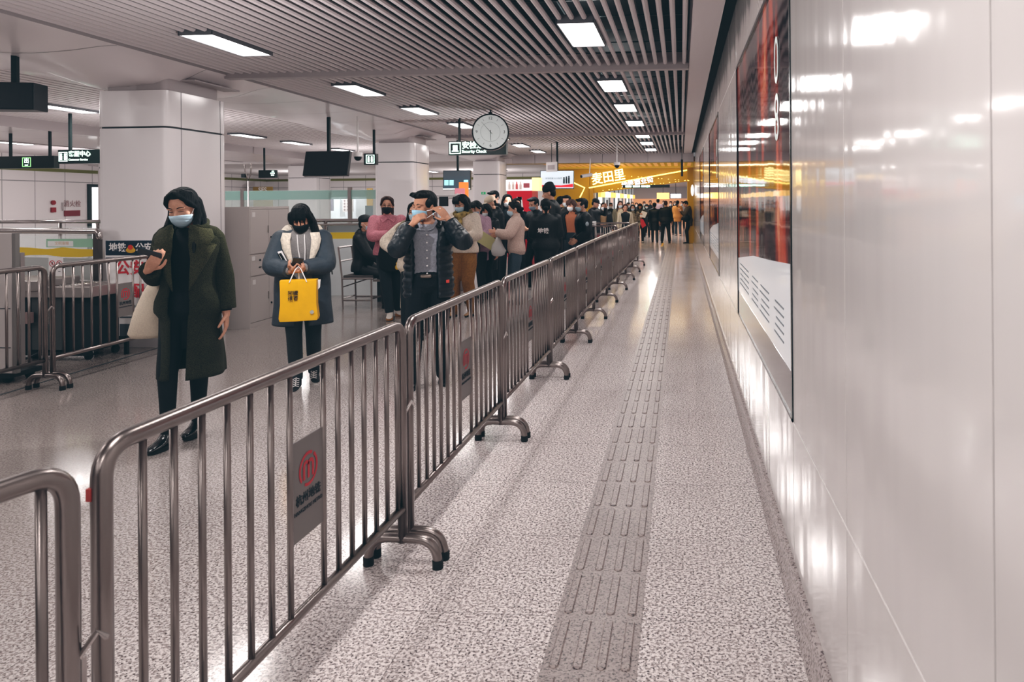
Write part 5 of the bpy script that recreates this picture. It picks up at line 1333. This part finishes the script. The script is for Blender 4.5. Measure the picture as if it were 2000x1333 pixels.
mb = MB(); mb.rings([[V(x * w_, y, z) for x, y in ((-.13, -.045), (.0, -.06), (.13, -.05), (.14, .03), (0, .05), (-.13, .04))] for z, w_ in ((.575, 1.0), (.60, 1.05), (.70, .97), (.80, .97), (.885, .99))]); mb.build('bag_body', yel, yb, bevel=.004)
text('lettering', '阿嬤', .036, blk_ink, yb, (-.035, -.064, .79), (PI / 2, 0, 0), bold=.0, ext=.003); text('lettering', '很芒', .036, blk_ink, yb, (-.035, -.064, .75), (PI / 2, 0, 0), bold=.0, ext=.003)
mb = MB(); mb.disc((.095, -.06, .64), (0, 1, 0), .014, .006, 14); mb.build('round_mark', M('mark_grey', '#a9a79c', .5), yb)
mb = MB(); mb.tube([(-.06, -.06, .87), (-.02, -.03, .965), (.0, .0, .985), (.02, -.03, .965), (.06, -.06, .87)], .004, 6); mb.tube([(-.0, .045, .87), (-.003, .02, .985)], .004, 6); mb.build('handle', white_m, yb)
mb = MB(); mb.rings([[V(.10, y, .87), V(.155, y, .88), V(.15, y, .82), V(.12, y, .78)] for y in (.0, .004)]); mb.build('paper_liner', white_m, yb)

# ================= 3 man in black quilted jacket putting on his mask
loc = gd(836, 5.72)
rg = Rig(1.58, feet=((.10, .10), (-.13, -.08)), hands=((.165, -.155, 1.335), (-.10, -.20, 1.30)), elbow=((.55, .05, -1), (-.6, -.05, -1)), head=(10, -46, 0), footrot=(10, -15), sh=1.0, lean=R(2), hk=1.1)
H3 = ({'d': (-.62, -.05, .75), 'n': (-.4, .75, -.1), 't': (-.5, -.6, .2), 'curl': .55}, {'d': (.62, -.25, .62), 'n': (.5, .6, -.2), 't': (.3, .2, .9), 'curl': 1.0})
puffm = M('black_nylon', '#141b20', .38, 0, (25, .5), spec=.6)
p3 = person('man in black quilted jacket pulling a blue mask over his ear', loc, R(-5), rg, skinC, 0, H3)
trousers(rg, p3, cloth('black_trousers', '#0e1317', 120, .2), 1.08, 0, 1.02); shoes(rg, p3, M('black_shoe', '#101316', .3), lod=0)
shirt = cloth('blue_grey_shirt', '#84858d', 70, .4, .08)
jacket(rg, p3, shirt, .93, 1.08, 'shirt', (.05, .045, .035), lod=0, top=1.385, collar=0)
mb = MB()
for q in range(6): mb.disc(rg.bend(V(.0, -.126, 1.30 - .065 * q) * rg.k), (0, 1, 0), .006, .006, 10)
mb.build('shirt_buttons', white_m, p3)
mb = MB()
for sg in (-1, 1): mb.rings([[rg.bend(V(sg * x, y, z) * rg.k) for x, y, z in pts] for pts in (((.01, -.115, 1.345), (.06, -.09, 1.40), (.07, -.06, 1.43)), ((.012, -.128, 1.335), (.055, -.115, 1.35), (.085, -.075, 1.40)))], closed=False, caps=False)
mb.build('shirt_collar', shirt, p3)
open_coat(rg, p3, puffm, .76, 1.38, 1.28, (R(30), R(30)), 'quilted_jacket', (.076, .078, .054), 1.05, puff=.08, npf=17, lod=0, lapel=False, thick=.03, cuff=.93, minx=.155, miny=.115, sleeve_puff=.13, gapc=R(-6))
mb = MB(); mb.tube([rg.bend(V(*q) * rg.k) for q in ((-.10, -.08, 1.37), (-.085, .02, 1.41), (-.05, .075, 1.42), (.05, .075, 1.42), (.085, .02, 1.41), (.10, -.08, 1.37))], [.02, .026, .028, .028, .026, .02], 10, True); mb.build('jacket_collar', puffm, p3, remesh=.007, smooth_it=2)
mb = MB(); mb.rings([ering(rg.bend, z * rg.k, 0, 0, .155 * rg.k, .113 * rg.k) for z in (.935, .965)]); mb.build('belt', M('belt_black', '#15181b', .35), p3)
mb = MB(); q = rg.bend(V(-.01, -.118, .95) * rg.k); mb.tube([q + V(-.03, 0, 0), q + V(.03, 0, 0)], .017, 12, True); mb.build('buckle', M('buckle_metal', '#8b8078', .3, .9), p3, smooth=True)
mb = MB(); q = rg.bend(V(.165, -.10, .90) * rg.k); mb.box(q - V(.012, .012, .012), q + V(.012, .012, .012)); mb.build('red_tag', M('tag_red', '#c8453c', .5), p3)
hair(rg, p3, hair_m, 'man', 0); eyes(rg, p3, True)
mo = mask(rg, p3, M('mask_light_blue', '#8fb4c6', .7, 0, (30, .5, (.2, .2, 3))), 0, loops=False)
mb = MB()
tip = rg.arm[0][2] + V(-.06, -.0, .085)
mb.tube([rg.hd(V(.066, -.034, -.03)), tip, tip + V(.004, 0, -.004), rg.hd(V(.056, -.034, -.085))], .0022, 5)
mb.build('ear_loop', white_m, mo)

# ================= 4 woman in pink teddy jacket
loc = gd(759, 9.15)
pink = cloth('pink_fleece', '#b3727c', 90, .8, .2)
rg = Rig(1.575, feet=((.11, .14), (.0, -.16)), hands=((.06, -.22, .95), (.0, -.235, 1.07)), elbow=((.7, .3, -.6), (-.9, .1, -.5)), head=(6, -6, 2), footrot=(14, -6), side=-.03)
p4 = person('woman in dusty pink fleece jacket and black mask walking past the seated man', loc, R(2), rg, skinA, 1, ({'curl': .7}, {'d': (.8, -.5, -.2), 'n': (0, .4, -1), 'curl': .8}))
trousers(rg, p4, cloth('charcoal_jeans', '#20272b'), 1.1, 1, 1.0, cut=.05); shoes(rg, p4, M('shoe_white', '#d0c8c0', .6), M('gum_sole', '#a77236', .6), 1)
jacket(rg, p4, pink, .86, 1.30, 'fleece_jacket', (.078, .078, .06), lod=1, collar=.03, flare=1.02, front=.01)
mb = MB()
for sg in (-1, 1):
    mb.rings([[rg.bend(V(sg * x, y, z) * rg.k) for x, y, z in ((.0, -.145, 1.36), (.06, -.13, 1.40), (.11, -.10, 1.37), (.075, -.15, 1.30))] , [rg.bend(V(sg * x, y - .012, z) * rg.k) for x, y, z in ((.0, -.145, 1.36), (.06, -.13, 1.40), (.11, -.10, 1.37), (.075, -.15, 1.30))]])
mb.build('collar', pink, p4, bevel=.004)
for sg in (-1, 1):
    mb = MB(); q = rg.bend(V(sg * .085, -.158, 1.19) * rg.k); mb.box(q - V(.045, .0, .0), q + V(.045, .012, .035)); mb.build('pocket_flap', pink, p4, bevel=.004)
bb = MB(); bb.rings([[V(.04 + w_ * math.cos(a), -.10 + .12 * math.sin(a), z) for a in [2 * PI * i / 16 for i in range(16)]] for z, w_ in ((.60, .12), (.66, .18), (.8, .18), (.95, .15), (1.03, .05))]); o = bb.build('dark_coat_over_arm', blacknit, p4, remesh=.014, smooth_it=3)
hair(rg, p4, hair_b, 'longback', 1, fringe=0); mask(rg, p4, mask_black, 1); eyes(rg, p4, False, True)
t = thing('key_charm', wpt(p4, (.09, -.25, .66)), 0, 'yellow plush charm hanging from the dark coat of the woman in pink', 'charm'); mb = MB(); mb.ell((0, 0, 0), (.03, .025, .035)); mb.ell((0, 0, .045), (.02, .02, .02)); mb.build('charm_body', M('charm_yellow', '#c9a12c', .6), t, smooth=True)

# ================= 5 seated officer
ch = bpy.data.objects['steel_chair']; loc = Vector((ch.location.x + .0, ch.location.y, 0))
rg = Rig(1.62, feet=((.10, -.42), (-.10, -.40)), hipz=.535, hands=((.06, -.36, .66), (-.08, -.36, .64)), elbow=((.6, .5, -.6), (-.6, .5, -.6)), head=(2, 0, 0), lean=R(4), knee=(0, -1, .6))
blackcloth = M('uniform_black', '#0b1114', .6, 0, (60, .35), var=.12)
p5 = person('seated man in black coat, cap and blue mask on the steel chair', loc, R(84) - math.atan2(-loc.x, loc.y), rg, skinB, 1, ({'curl': .6}, {'curl': .6}))
trousers(rg, p5, blackcloth, 1.05, 1); shoes(rg, p5, blackp, lod=1); jacket(rg, p5, blackcloth, .84, 1.28, 'padded_coat', (.08, .075, .055), lod=1, hood=True, collar=.05)
hair(rg, p5, hair_m, 'capped', 1); cap(rg, p5, M('cap_black', '#12171a', .7), 1); mask(rg, p5, mask_blue, 1); eyes(rg, p5)
mb = MB(); q = rg.arm[0][0]; mb.box(q + V(.05, -.05, -.02), q + V(.075, .03, .01)); mb.build('shoulder_flash', white_m, p5)

# ================= helper for the remaining people
SK = {'a': skinA, 'b': skinB, 'c': skinC}
def crowd(label, px, w, rz, H, top, trs, hr='short', hc=hair_m, mk=mask_blue, lod=1, hem=.82, infl=1.18, sl=(.07, .062, .048), hands=(None, None), hp=({}, {}), elbow=((.3, .5, -.3), (-.3, .5, -.3)), head=(8, 0, 0), feet=None, lean=0., flare=1., wide=1.05, hood=False, inner=None, gap=None, tname='jacket', shoe=None, collar=.05, capm=None, beanie=None, fringe=0., glass=False, puff=0., skirt=None, sole=None, eye=True, sk='a', cut=0., side=0.):
    if feet is None: feet = ((.09, random.uniform(-.05, .1)), (-.09, random.uniform(-.1, .05)))
    rg = Rig(H, feet=feet, hands=hands, elbow=elbow, head=head, lean=lean, side=side)
    t = person(label, gd(px, w), R(rz), rg, SK[sk], lod, hp)
    trousers(rg, t, trs, wide, lod, cut=cut); shoes(rg, t, shoe or blackp, sole, lod)
    if gap is not None:
        jacket(rg, t, inner, .84, 1.06, 'inner_top', (.05, .045, .035), lod=lod, top=1.395, collar=.02)
        open_coat(rg, t, top, hem, 1.39, infl, gap, tname, sl, flare, lod=1, lapel=False, cuff=.92)
        mbx = MB(); mbx.tube([rg.bend(V(*q) * rg.k) for q in ((-.09, -.06, 1.37), (-.08, .03, 1.40), (0, .08, 1.41), (.08, .03, 1.40), (.09, -.06, 1.37))], [.018, .026, .03, .026, .018], 8, True); mbx.build('collar', top, t, remesh=.01, smooth_it=2)
    else:
        jacket(rg, t, top, hem, infl, tname, sl, lod=lod, flare=flare, hood=hood, collar=collar, puff=puff, npf=14)
    hair(rg, t, hc, 'capped' if capm or beanie else hr, lod, fringe)
    if capm: cap(rg, t, capm, lod)
    if beanie: cap(rg, t, beanie, lod, True)
    if mk: mask(rg, t, mk, lod)
    if eye: eyes(rg, t, False, glass)
    return t, rg
jeans = cloth('jeans_blue', '#3c4953'); darkp = cloth('dark_pants', '#1d2327'); black_puff = M('black_puffer', '#10161a', .5, 0, (20, .5)); 
tan = cloth('tan_top', '#a98b6a'); ivory = cloth('ivory_fleece', '#c7b8ab', 80, .8, .12)
# 6 cream coat behind the man
t, rg = crowd('woman in long cream coat with fur hood behind the man in the quilted jacket', 812, 7.75, -14, 1.50, cloth('cream_coat', '#cdc0b0', 50, .3), darkp, 'long', mk=mask_blue, hem=.36, infl=1.42, sl=(.085, .085, .06), hands=((.235, -.30, 1.30), (-.2, -.12, .95)), hp=({'d': (.1, -.2, 1), 'n': (0, -1, 0), 'curl': .6}, {}), elbow=((.6, .2, -1), (-.8, .3, -.4)), flare=1.12, tname='coat')
mb = MB(); mb.tube([rg.bend(V(*q) * rg.k) for q in ((-.17, -.10, 1.33), (-.15, .03, 1.38), (0, .11, 1.40), (.15, .03, 1.38), (.16, -.09, 1.34))], [.045, .05, .055, .05, .04], 12, True); mb.build('fur_trim', M('fur_grey', '#8b7f6c', .95, 0, (90, 1.), var=.5), t, remesh=.01)
phone(t, rg.arm[0][2] + V(.0, -.03, .115), (.05, 0, 1), (-.1, -1, 0), 'lit phone held up beside the ear of the man in the quilted jacket', True, 1.0)
# 7 bob hair, white fleece, brown corduroy
t, rg = crowd('woman with black bob, plaid scarf, ivory sweater and brown corduroy trousers in the queue', 906, 9.25, -35, 1.60, ivory, cloth('brown_cord', '#80592c', 60, .5, .15), 'bob', mk=mask_blue, infl=1.3, hem=.86, sl=(.078, .08, .06), hands=((.09, -.24, 1.02), (-.08, -.26, 1.04)), elbow=((.8, .4, -.4), (-.8, .4, -.4)), head=(20, -10, 0), glass=True, wide=1.28, shoe=M('brown_shoe', '#8b6a4c', .6), tname='sweater')
mb = MB(); mb.tube([rg.bend(V(*q) * rg.k) for q in ((-.07, -.10, 1.39), (-.09, .02, 1.41), (0, .09, 1.42), (.09, .02, 1.41), (.06, -.11, 1.38), (-.02, -.13, 1.36), (-.06, -.14, 1.28))], [.035, .035, .035, .035, .04, .04, .03], 10, True); mb.tube([rg.bend(V(*q) * rg.k) for q in ((.03, -.135, 1.36), (.05, -.16, 1.26), (.06, -.165, 1.16))], [.035, .035, .03], 10, True, .5); mb.build('scarf', M('plaid_scarf', '#7d6a3f', .9, 0, (22, .4), var=.6), t, remesh=.009, smooth_it=2)
o = thing('yellow_folder', wpt(t, (-.17, -.17, .86)), t.rotation_euler.z, 'thin yellow folder hanging at the side of the woman with the plaid scarf', 'folder'); mb = MB(); mb.box((-.05, -.004, -.13), (.06, .004, .13)); mb.build('sheet', M('folder_yellow', '#a9a042', .6), o)
# 8 lilac coat
t, rg = crowd('woman in lilac pink coat with black crossbody bag behind the bob haired woman', 932, 10.5, -30, 1.52, cloth('lilac_coat', '#a08493', 80, .5), darkp, 'ponytail', mk=mask_grey, infl=1.28, hem=.68, flare=1.1, sl=(.072, .072, .056), hands=((.06, -.24, 1.0), (-.06, -.25, 1.02)), elbow=((.8, .4, -.4), (-.8, .4, -.4)), head=(22, 0, 0), tname='coat', fringe=.02)
o = thing('crossbody_bag', wpt(t, (.07, -.24, .83)), t.rotation_euler.z, 'black crossbody bag on the woman in the lilac coat', 'bag'); mb = MB(); mb.box((-.10, -.04, -.085), (.10, .03, .07)); mb.build('bag_body', blackp, o, bevel=.02); mb = MB(); mb.tube([(-.09, 0, .06), (-.10, .03, .3), (-.05, .08, .5)], .008, 6); mb.build('strap', blackp, o)
# 9 person dark coat with glasses
crowd('person in black padded coat with short dark hair right behind the lilac coat', 951, 11.0, -40, 1.47, black_puff, darkp, 'bob', mk=mask_white, infl=1.38, hem=.5, flare=1.05, sl=(.08, .075, .06), head=(15, 0, 0), tname='padded_coat')
# 10 cream cap
t, rg = crowd('man in cream cap and black hooded jacket looking down in the queue', 968, 11.85, -62, 1.60, black_puff, darkp, 'short', mk=mask_grey, infl=1.42, hem=.72, sl=(.088, .08, .06), head=(24, 0, 0), capm=cloth('cap_cream', '#b8a794'), hood=True, hands=((.1, -.2, .9), (-.12, -.2, .9)), lean=R(5), tname='hooded_jacket')
# 11 tall one behind
crowd('tall young man with black hair and white mask behind the cream cap', 968, 12.9, -20, 1.70, black_puff, darkp, 'short', mk=mask_white, infl=1.3, hem=.75, head=(18, -20, 0))
# 12 long hair
crowd('woman with long centre parted black hair and white mask behind the beige fleece', 990, 12.5, 8, 1.625, cloth('black_coat2', '#0f1316'), darkp, 'long', mk=mask_white, infl=1.3, hem=.6, head=(8, 5, 0), tname='coat')
crowd('person with long dark hair half hidden in front of the red vending machine', 1008, 13.2, 20, 1.56, cloth('black_coat2', '#0f1316'), darkp, 'long', mk=mask_white, infl=1.3, hem=.6, lod=2)
# 13 beige fleece
t, rg = crowd('woman in beige pink fleece jacket with ponytail facing left with a folder', 1007, 10.3, -82, 1.50, cloth('beige_fleece', '#bda59b', 80, .8, .12), jeans, 'bun', mk=mask_blue, infl=1.36, hem=.80, sl=(.085, .082, .062), hands=((.12, -.30, 1.04), (-.10, -.27, .98)), elbow=((.7, .5, -.5), (-.7, .5, -.5)), head=(10, 0, 0), wide=1.18, tname='fleece_jacket', collar=.09)
p = wpt(t, (.06, -.44, .93)); o = thing('document_folder', p, 0, 'olive yellow document folder held low by the woman in beige fleece', 'folder'); mb = MB(); mb.prism([(-.19, .02), (-.11, .17), (.20, -.02), (.12, -.17)], lambda u, v, h: (u, h, v), .012); mb.build('cover', M('folder_olive', '#a9a277', .6), o, bevel=.002)
p = gd(972, 10.1); o = thing('plastic_bag', (p.x, p.y, .72), 0, 'translucent white plastic bag hanging below the olive folder', 'bag'); mb = MB(); mb.rings([[V(r_ * math.cos(a) * (1 + .12 * math.sin(3 * a + z * 30)), .6 * r_ * math.sin(a), z) for a in [2 * PI * i / 18 for i in range(18)]] for z, r_ in ((-.02, .05), (.0, .09), (.06, .105), (.14, .08), (.2, .045), (.28, .012))]); mb.build('bag_body', M('plastic_film', '#c6c4c4', .25, 0, (12, .5), alpha=.75), o, smooth=True); mb = MB(); mb.tube([(0, 0, .27), (.01, 0, .34)], .006, 6); mb.build('handle', M('plastic_film2', '#c6c4c4', .3), o)
# 14 officer with bun, back view
t, rg = crowd('officer seen from behind with low bun and white characters on black jacket', 1066, 10.7, 176, 1.53, blackcloth, blackcloth, 'bun', mk=None, infl=1.46, hem=.66, sl=(.09, .082, .06), head=(-4, 6, 0), eye=False, tname='uniform_jacket', wide=1.1, hands=((.1, -.2, 1.0), (-.1, -.2, 1.0)), flare=1.05)
text('back_lettering', '地铁', .085, white_m, t, rg.bend(V(.03, .195, 1.14) * rg.k), (PI / 2, 0, PI), bold=.02, ext=.012)
# 15 tall officer in beanie
t, rg = crowd('tall officer in black knitted hat and black jacket looking left', 1080, 11.4, -100, 1.76, blackcloth, blackcloth, 'short', mk=None, infl=1.3, hem=.66, sl=(.085, .08, .06), head=(12, 5, 0), beanie=M('beanie_black', '#151b1e', .9, 0, (60, .5)), tname='uniform_jacket', lean=R(3))
# 16 officer left
t, rg = crowd('young officer in peaked cap and mask just left of the one with the bun', 1046, 12.3, -50, 1.575, blackcloth, blackcloth, 'short', mk=mask_grey, infl=1.3, hem=.7, head=(20, 0, 0), tname='uniform_jacket', hands=((.08, -.25, 1.0), (-.1, -.25, 1.02)))
o = thing('brown_glove_bundle', wpt(t, (-.05, -.3, 1.12)), 0, 'small brown fluffy bundle held by the young officer', 'bundle'); mb = MB(); mb.ell((0, 0, 0), (.06, .05, .06)); mb.build('bundle_body', M('bundle_brown', '#8b6b3f', .9, 0, (90, .8), var=.3), o, remesh=.012)
# 17 officer right with patch
t, rg = crowd('officer in black jacket with arm badge and blue mask, right end of group', 1141, 11.5, -78, 1.54, blackcloth, blackcloth, 'short', mk=mask_blue, infl=1.40, hem=.68, sl=(.088, .08, .06), head=(8, 0, 0), tname='uniform_jacket', lean=R(2), hands=((.12, -.15, .85), (-.12, -.15, .85)), side=0)
q = rg.arm[0][0].lerp(rg.arm[0][1], .45); mb = MB(); mb.ell(q + V(.082, -.01, 0), (.008, .028, .036)); mb.build('arm_badge', M('badge_silver', '#9aa6ad', .4, .4), t)
text('back_lettering', '地铁', .08, white_m, t, rg.bend(V(.06, .175, 1.2) * rg.k), (PI / 2, 0, PI - R(25)), bold=.02, ext=.02)
# 18, 19
crowd('woman in brown top and open black coat beside the right hand officer', 1118, 13.2, -20, 1.53, cloth('black_coat2', '#0f1316'), darkp, 'bob', mk=mask_white, infl=1.28, hem=.6, inner=cloth('rust_top', '#85503a'), gap=(R(38), R(30)), hc=hair_b, head=(10, -20, 0), tname='coat')
crowd('person with black hair behind the woman in the brown top', 1108, 14.0, -30, 1.61, blackcloth, darkp, 'short', mk=mask_white, lod=2, infl=1.25)
crowd('dark coated man with backpack straps behind the tall officer', 1094, 14.9, 160, 1.60, black_puff, darkp, 'short', mk=None, lod=2, infl=1.4, eye=False)
# ---- beyond the barriers
F_ = 2
t, rg = crowd('man in dark cap and black jacket lifting a phone at the edge of the portal', 1160, 17.5, 60, 1.56, black_puff, darkp, 'short', mk=None, lod=F_, infl=1.3, hands=((.05, -.3, 1.32), (-.1, -.25, .9)), elbow=((.6, .2, -1), (-.5, .4, -.5)), capm=M('cap_black', '#12171a', .7), head=(20, 10, 0))
phone(t, rg.arm[0][2] + V(0, -.04, .1), (0, 0, 1), (0, 1, 0), 'dark phone in the hand of the man at the edge of the portal')
crowd('long haired woman with white mask, tan top and open black jacket', 1179, 18.6, -5, 1.455, black_puff, darkp, 'long', mk=mask_white, lod=F_, infl=1.45, hem=.6, inner=tan, gap=(R(26), R(26)), head=(4, 0, 0), flare=1.15)
crowd('woman in khaki coat and white mask behind the person in black tank top', 1211, 21.0, 8, 1.50, cloth('khaki_coat', '#6d6553'), darkp, 'long', hc=hair_b, mk=mask_white, lod=F_, infl=1.38, hem=.5, inner=cloth('beige_lining', '#b8a68a'), gap=(R(40), R(40)))
crowd('bare faced person in black tank top under an open beige coat', 1221, 19.8, 6, 1.41, cloth('beige_coat', '#ad9f8a'), darkp, 'bun', hc=hair_b, mk=None, lod=F_, infl=1.3, inner=M('tank_black', '#15191c', .8), gap=(R(45), R(40)), sk='b')
crowd('person in cream and brown patterned coat left of the woman with the red bag', 1236, 22.3, -4, 1.38, M('pattern_coat', '#8f8068', .9, 0, (9, .2), var=.7), darkp, 'long', mk=mask_white, lod=F_, infl=1.25, hem=.5)
t, rg = crowd('woman in dark coat with white sheet and red bag walking towards the camera', 1250, 25.0, 4, 1.41, cloth('dark_brown_coat', '#33302d'), darkp, 'bob', mk=None, lod=F_, infl=1.35, hem=.7, hands=((.1, -.25, 1.0), (-.08, -.25, .9)), elbow=((.8, .4, -.4), (-.8, .4, -.4)), shoe=M('shoe_white', '#d0c8c0', .6), head=(10, 0, 0), sk='b')
o = thing('white_document', wpt(t, (.07, -.3, 1.0)), R(4), 'white sheet held by the woman with the red bag', 'paper'); mb = MB(); mb.prism([(-.13, -.08), (-.02, .13), (.16, .06), (.08, -.12)], lambda u, v, h: (u, h, v), .006); mb.build('sheet', white_m, o)
o = thing('red_bag', wpt(t, (.05, -.3, .62)), R(4), 'small bright red bag carried by the woman with the white sheet', 'bag'); mb = MB(); mb.prism([(-.11, .2), (.03, .22), (.14, -.0), (.0, -.1)], lambda u, v, h: (u, h, v), .06); mb.build('bag_body', M('bag_red', '#c02f3c', .4), o, bevel=.01); mb = MB(); mb.tube([(-.05, .03, .2), (-.08, .03, .3), (-.02, .03, .21)], .008, 6); mb.build('handle', M('bag_pink', '#b0707c', .5), o)
crowd('woman in long black padded coat walking away through the passage', 1278, 25.2, 176, 1.43, black_puff, cloth('slate_jeans', '#39434b'), 'ponytail', mk=None, lod=F_, infl=1.5, hem=.5, puff=.06, eye=False, feet=((.08, -.14), (-.1, .16)), hc=hair_m)
crowd('man in black jacket walking away right of the padded coat', 1300, 24.9, 184, 1.49, blackcloth, darkp, 'short', mk=None, lod=F_, infl=1.5, hem=.74, eye=False, feet=((.13, -.1), (-.12, .1)), hc=hair_b, wide=1.15)
crowd('woman in orange brown coat with ponytail walking away near the right pillar', 1323, 30.0, 172, 1.50, cloth('orange_coat', '#b57a3d'), jeans, 'ponytail', mk=None, lod=F_, infl=1.4, hem=.66, eye=False, feet=((.1, -.15), (-.13, .12)), shoe=M('shoe_white', '#d0c8c0', .6))
t, rg = crowd('man in brown jacket and black hood standing at the right pillar', 1345, 24.6, -80, 1.50, cloth('brown_jacket', '#4a4238'), darkp, 'short', mk=None, lod=F_, infl=1.36, hem=.68, hood=True, head=(30, 0, 0), hands=((.06, -.28, 1.12), (-.06, -.28, 1.1)), elbow=((.5, .5, -.8), (-.5, .5, -.8)), feet=((.07, -.06), (-.07, .04)), lean=R(5))
o = thing('shoulder_bag', wpt(t, (.16, -.12, .86)), t.rotation_euler.z, 'black shoulder bag on the man waiting at the right pillar', 'bag'); mb = MB(); mb.ell((0, 0, 0), (.09, .16, .13)); mb.build('bag_body', blackcloth, o, remesh=.015, smooth_it=2)
far = [(1193, 26, 0, 1.43, '#23292c', 'short', 'person in dark coat far left in the passage beside the glass'), (1227, 27, 10, 1.44, '#1c2226', 'short', 'dark haired person in black far behind the black tank top'),
       (1243, 31, -5, 1.42, '#2a3036', 'long', 'masked person with white lanyard behind the woman with the red bag'), (1258, 33, 0, 1.47, '#b4bcb4', 'short', 'person in pale green top with white mask far in the passage'),
       (1263, 29, 0, 1.37, '#20262a', 'bob', 'short woman in black coat and white blouse behind the red bag'), (1270, 35, 5, 1.52, '#262b30', 'short', 'bare faced man in dark jacket far in the passage'),
       (1285, 34, 178, 1.58, '#b49aa0', 'short', 'tall person in pink grey top walking away far in the passage'), (1310, 31, 0, 1.47, '#22282d', 'short', 'person with white mask in dark coat between the two walking men'),
       (1318, 38, 0, 1.46, '#2b2f33', 'long', 'person in dark coat deep in the passage behind the orange coat'), (1332, 36, 0, 1.46, '#b9b2b0', 'short', 'person in white top deep in the passage near the right wall'),
       (1235, 38, 0, 1.45, '#3a3230', 'long', 'brown clad person deepest on the left of the passage'), (1296, 41, 0, 1.5, '#30363a', 'short', 'person in grey deepest in the middle of the passage')]
for i, (px, w_, rz, H_, c, hs, lab) in enumerate(far):
    crowd(lab, px, w_, rz, H_, cloth('far_cloth_' + c[1:], c), darkp, hs, mk=mask_white if rz < 90 and i not in (5,) else None, lod=2, infl=1.3, eye=False, hem=.65)
w = bpy.data.worlds.new('world'); sc.world = w; w.use_nodes = True
w.node_tree.nodes['Background'].inputs[0].default_value = (.75, .74, .76, 1); w.node_tree.nodes['Background'].inputs[1].default_value = .3
vs = sc.view_settings; vs.view_transform = 'Standard'; vs.look = 'None'; vs.exposure = 0.14; vs.gamma = 1.0
# photographic grade: lifted cool shadows, slightly rosy highlights
vs.use_curve_mapping = True
cm = vs.curve_mapping
def setc(i, pts):
    c = cm.curves[i]
    while len(c.points) > 2: c.points.remove(c.points[1])
    c.points[0].location = pts[0]; c.points[-1].location = pts[-1]
    for p in pts[1:-1]: c.points.new(*p)
GR = 1
if GR:
    setc(0, [(0, .003), (.02, .0125), (.09, .078), (.3, .305), (1, 1)]); setc(1, [(0, .0085), (.02, .018), (.09, .081), (.3, .30), (1, .985)]); setc(2, [(0, .011), (.02, .0215), (.09, .084), (.3, .302), (1, .985)])
cm.update()
sc.cycles.use_denoising = True
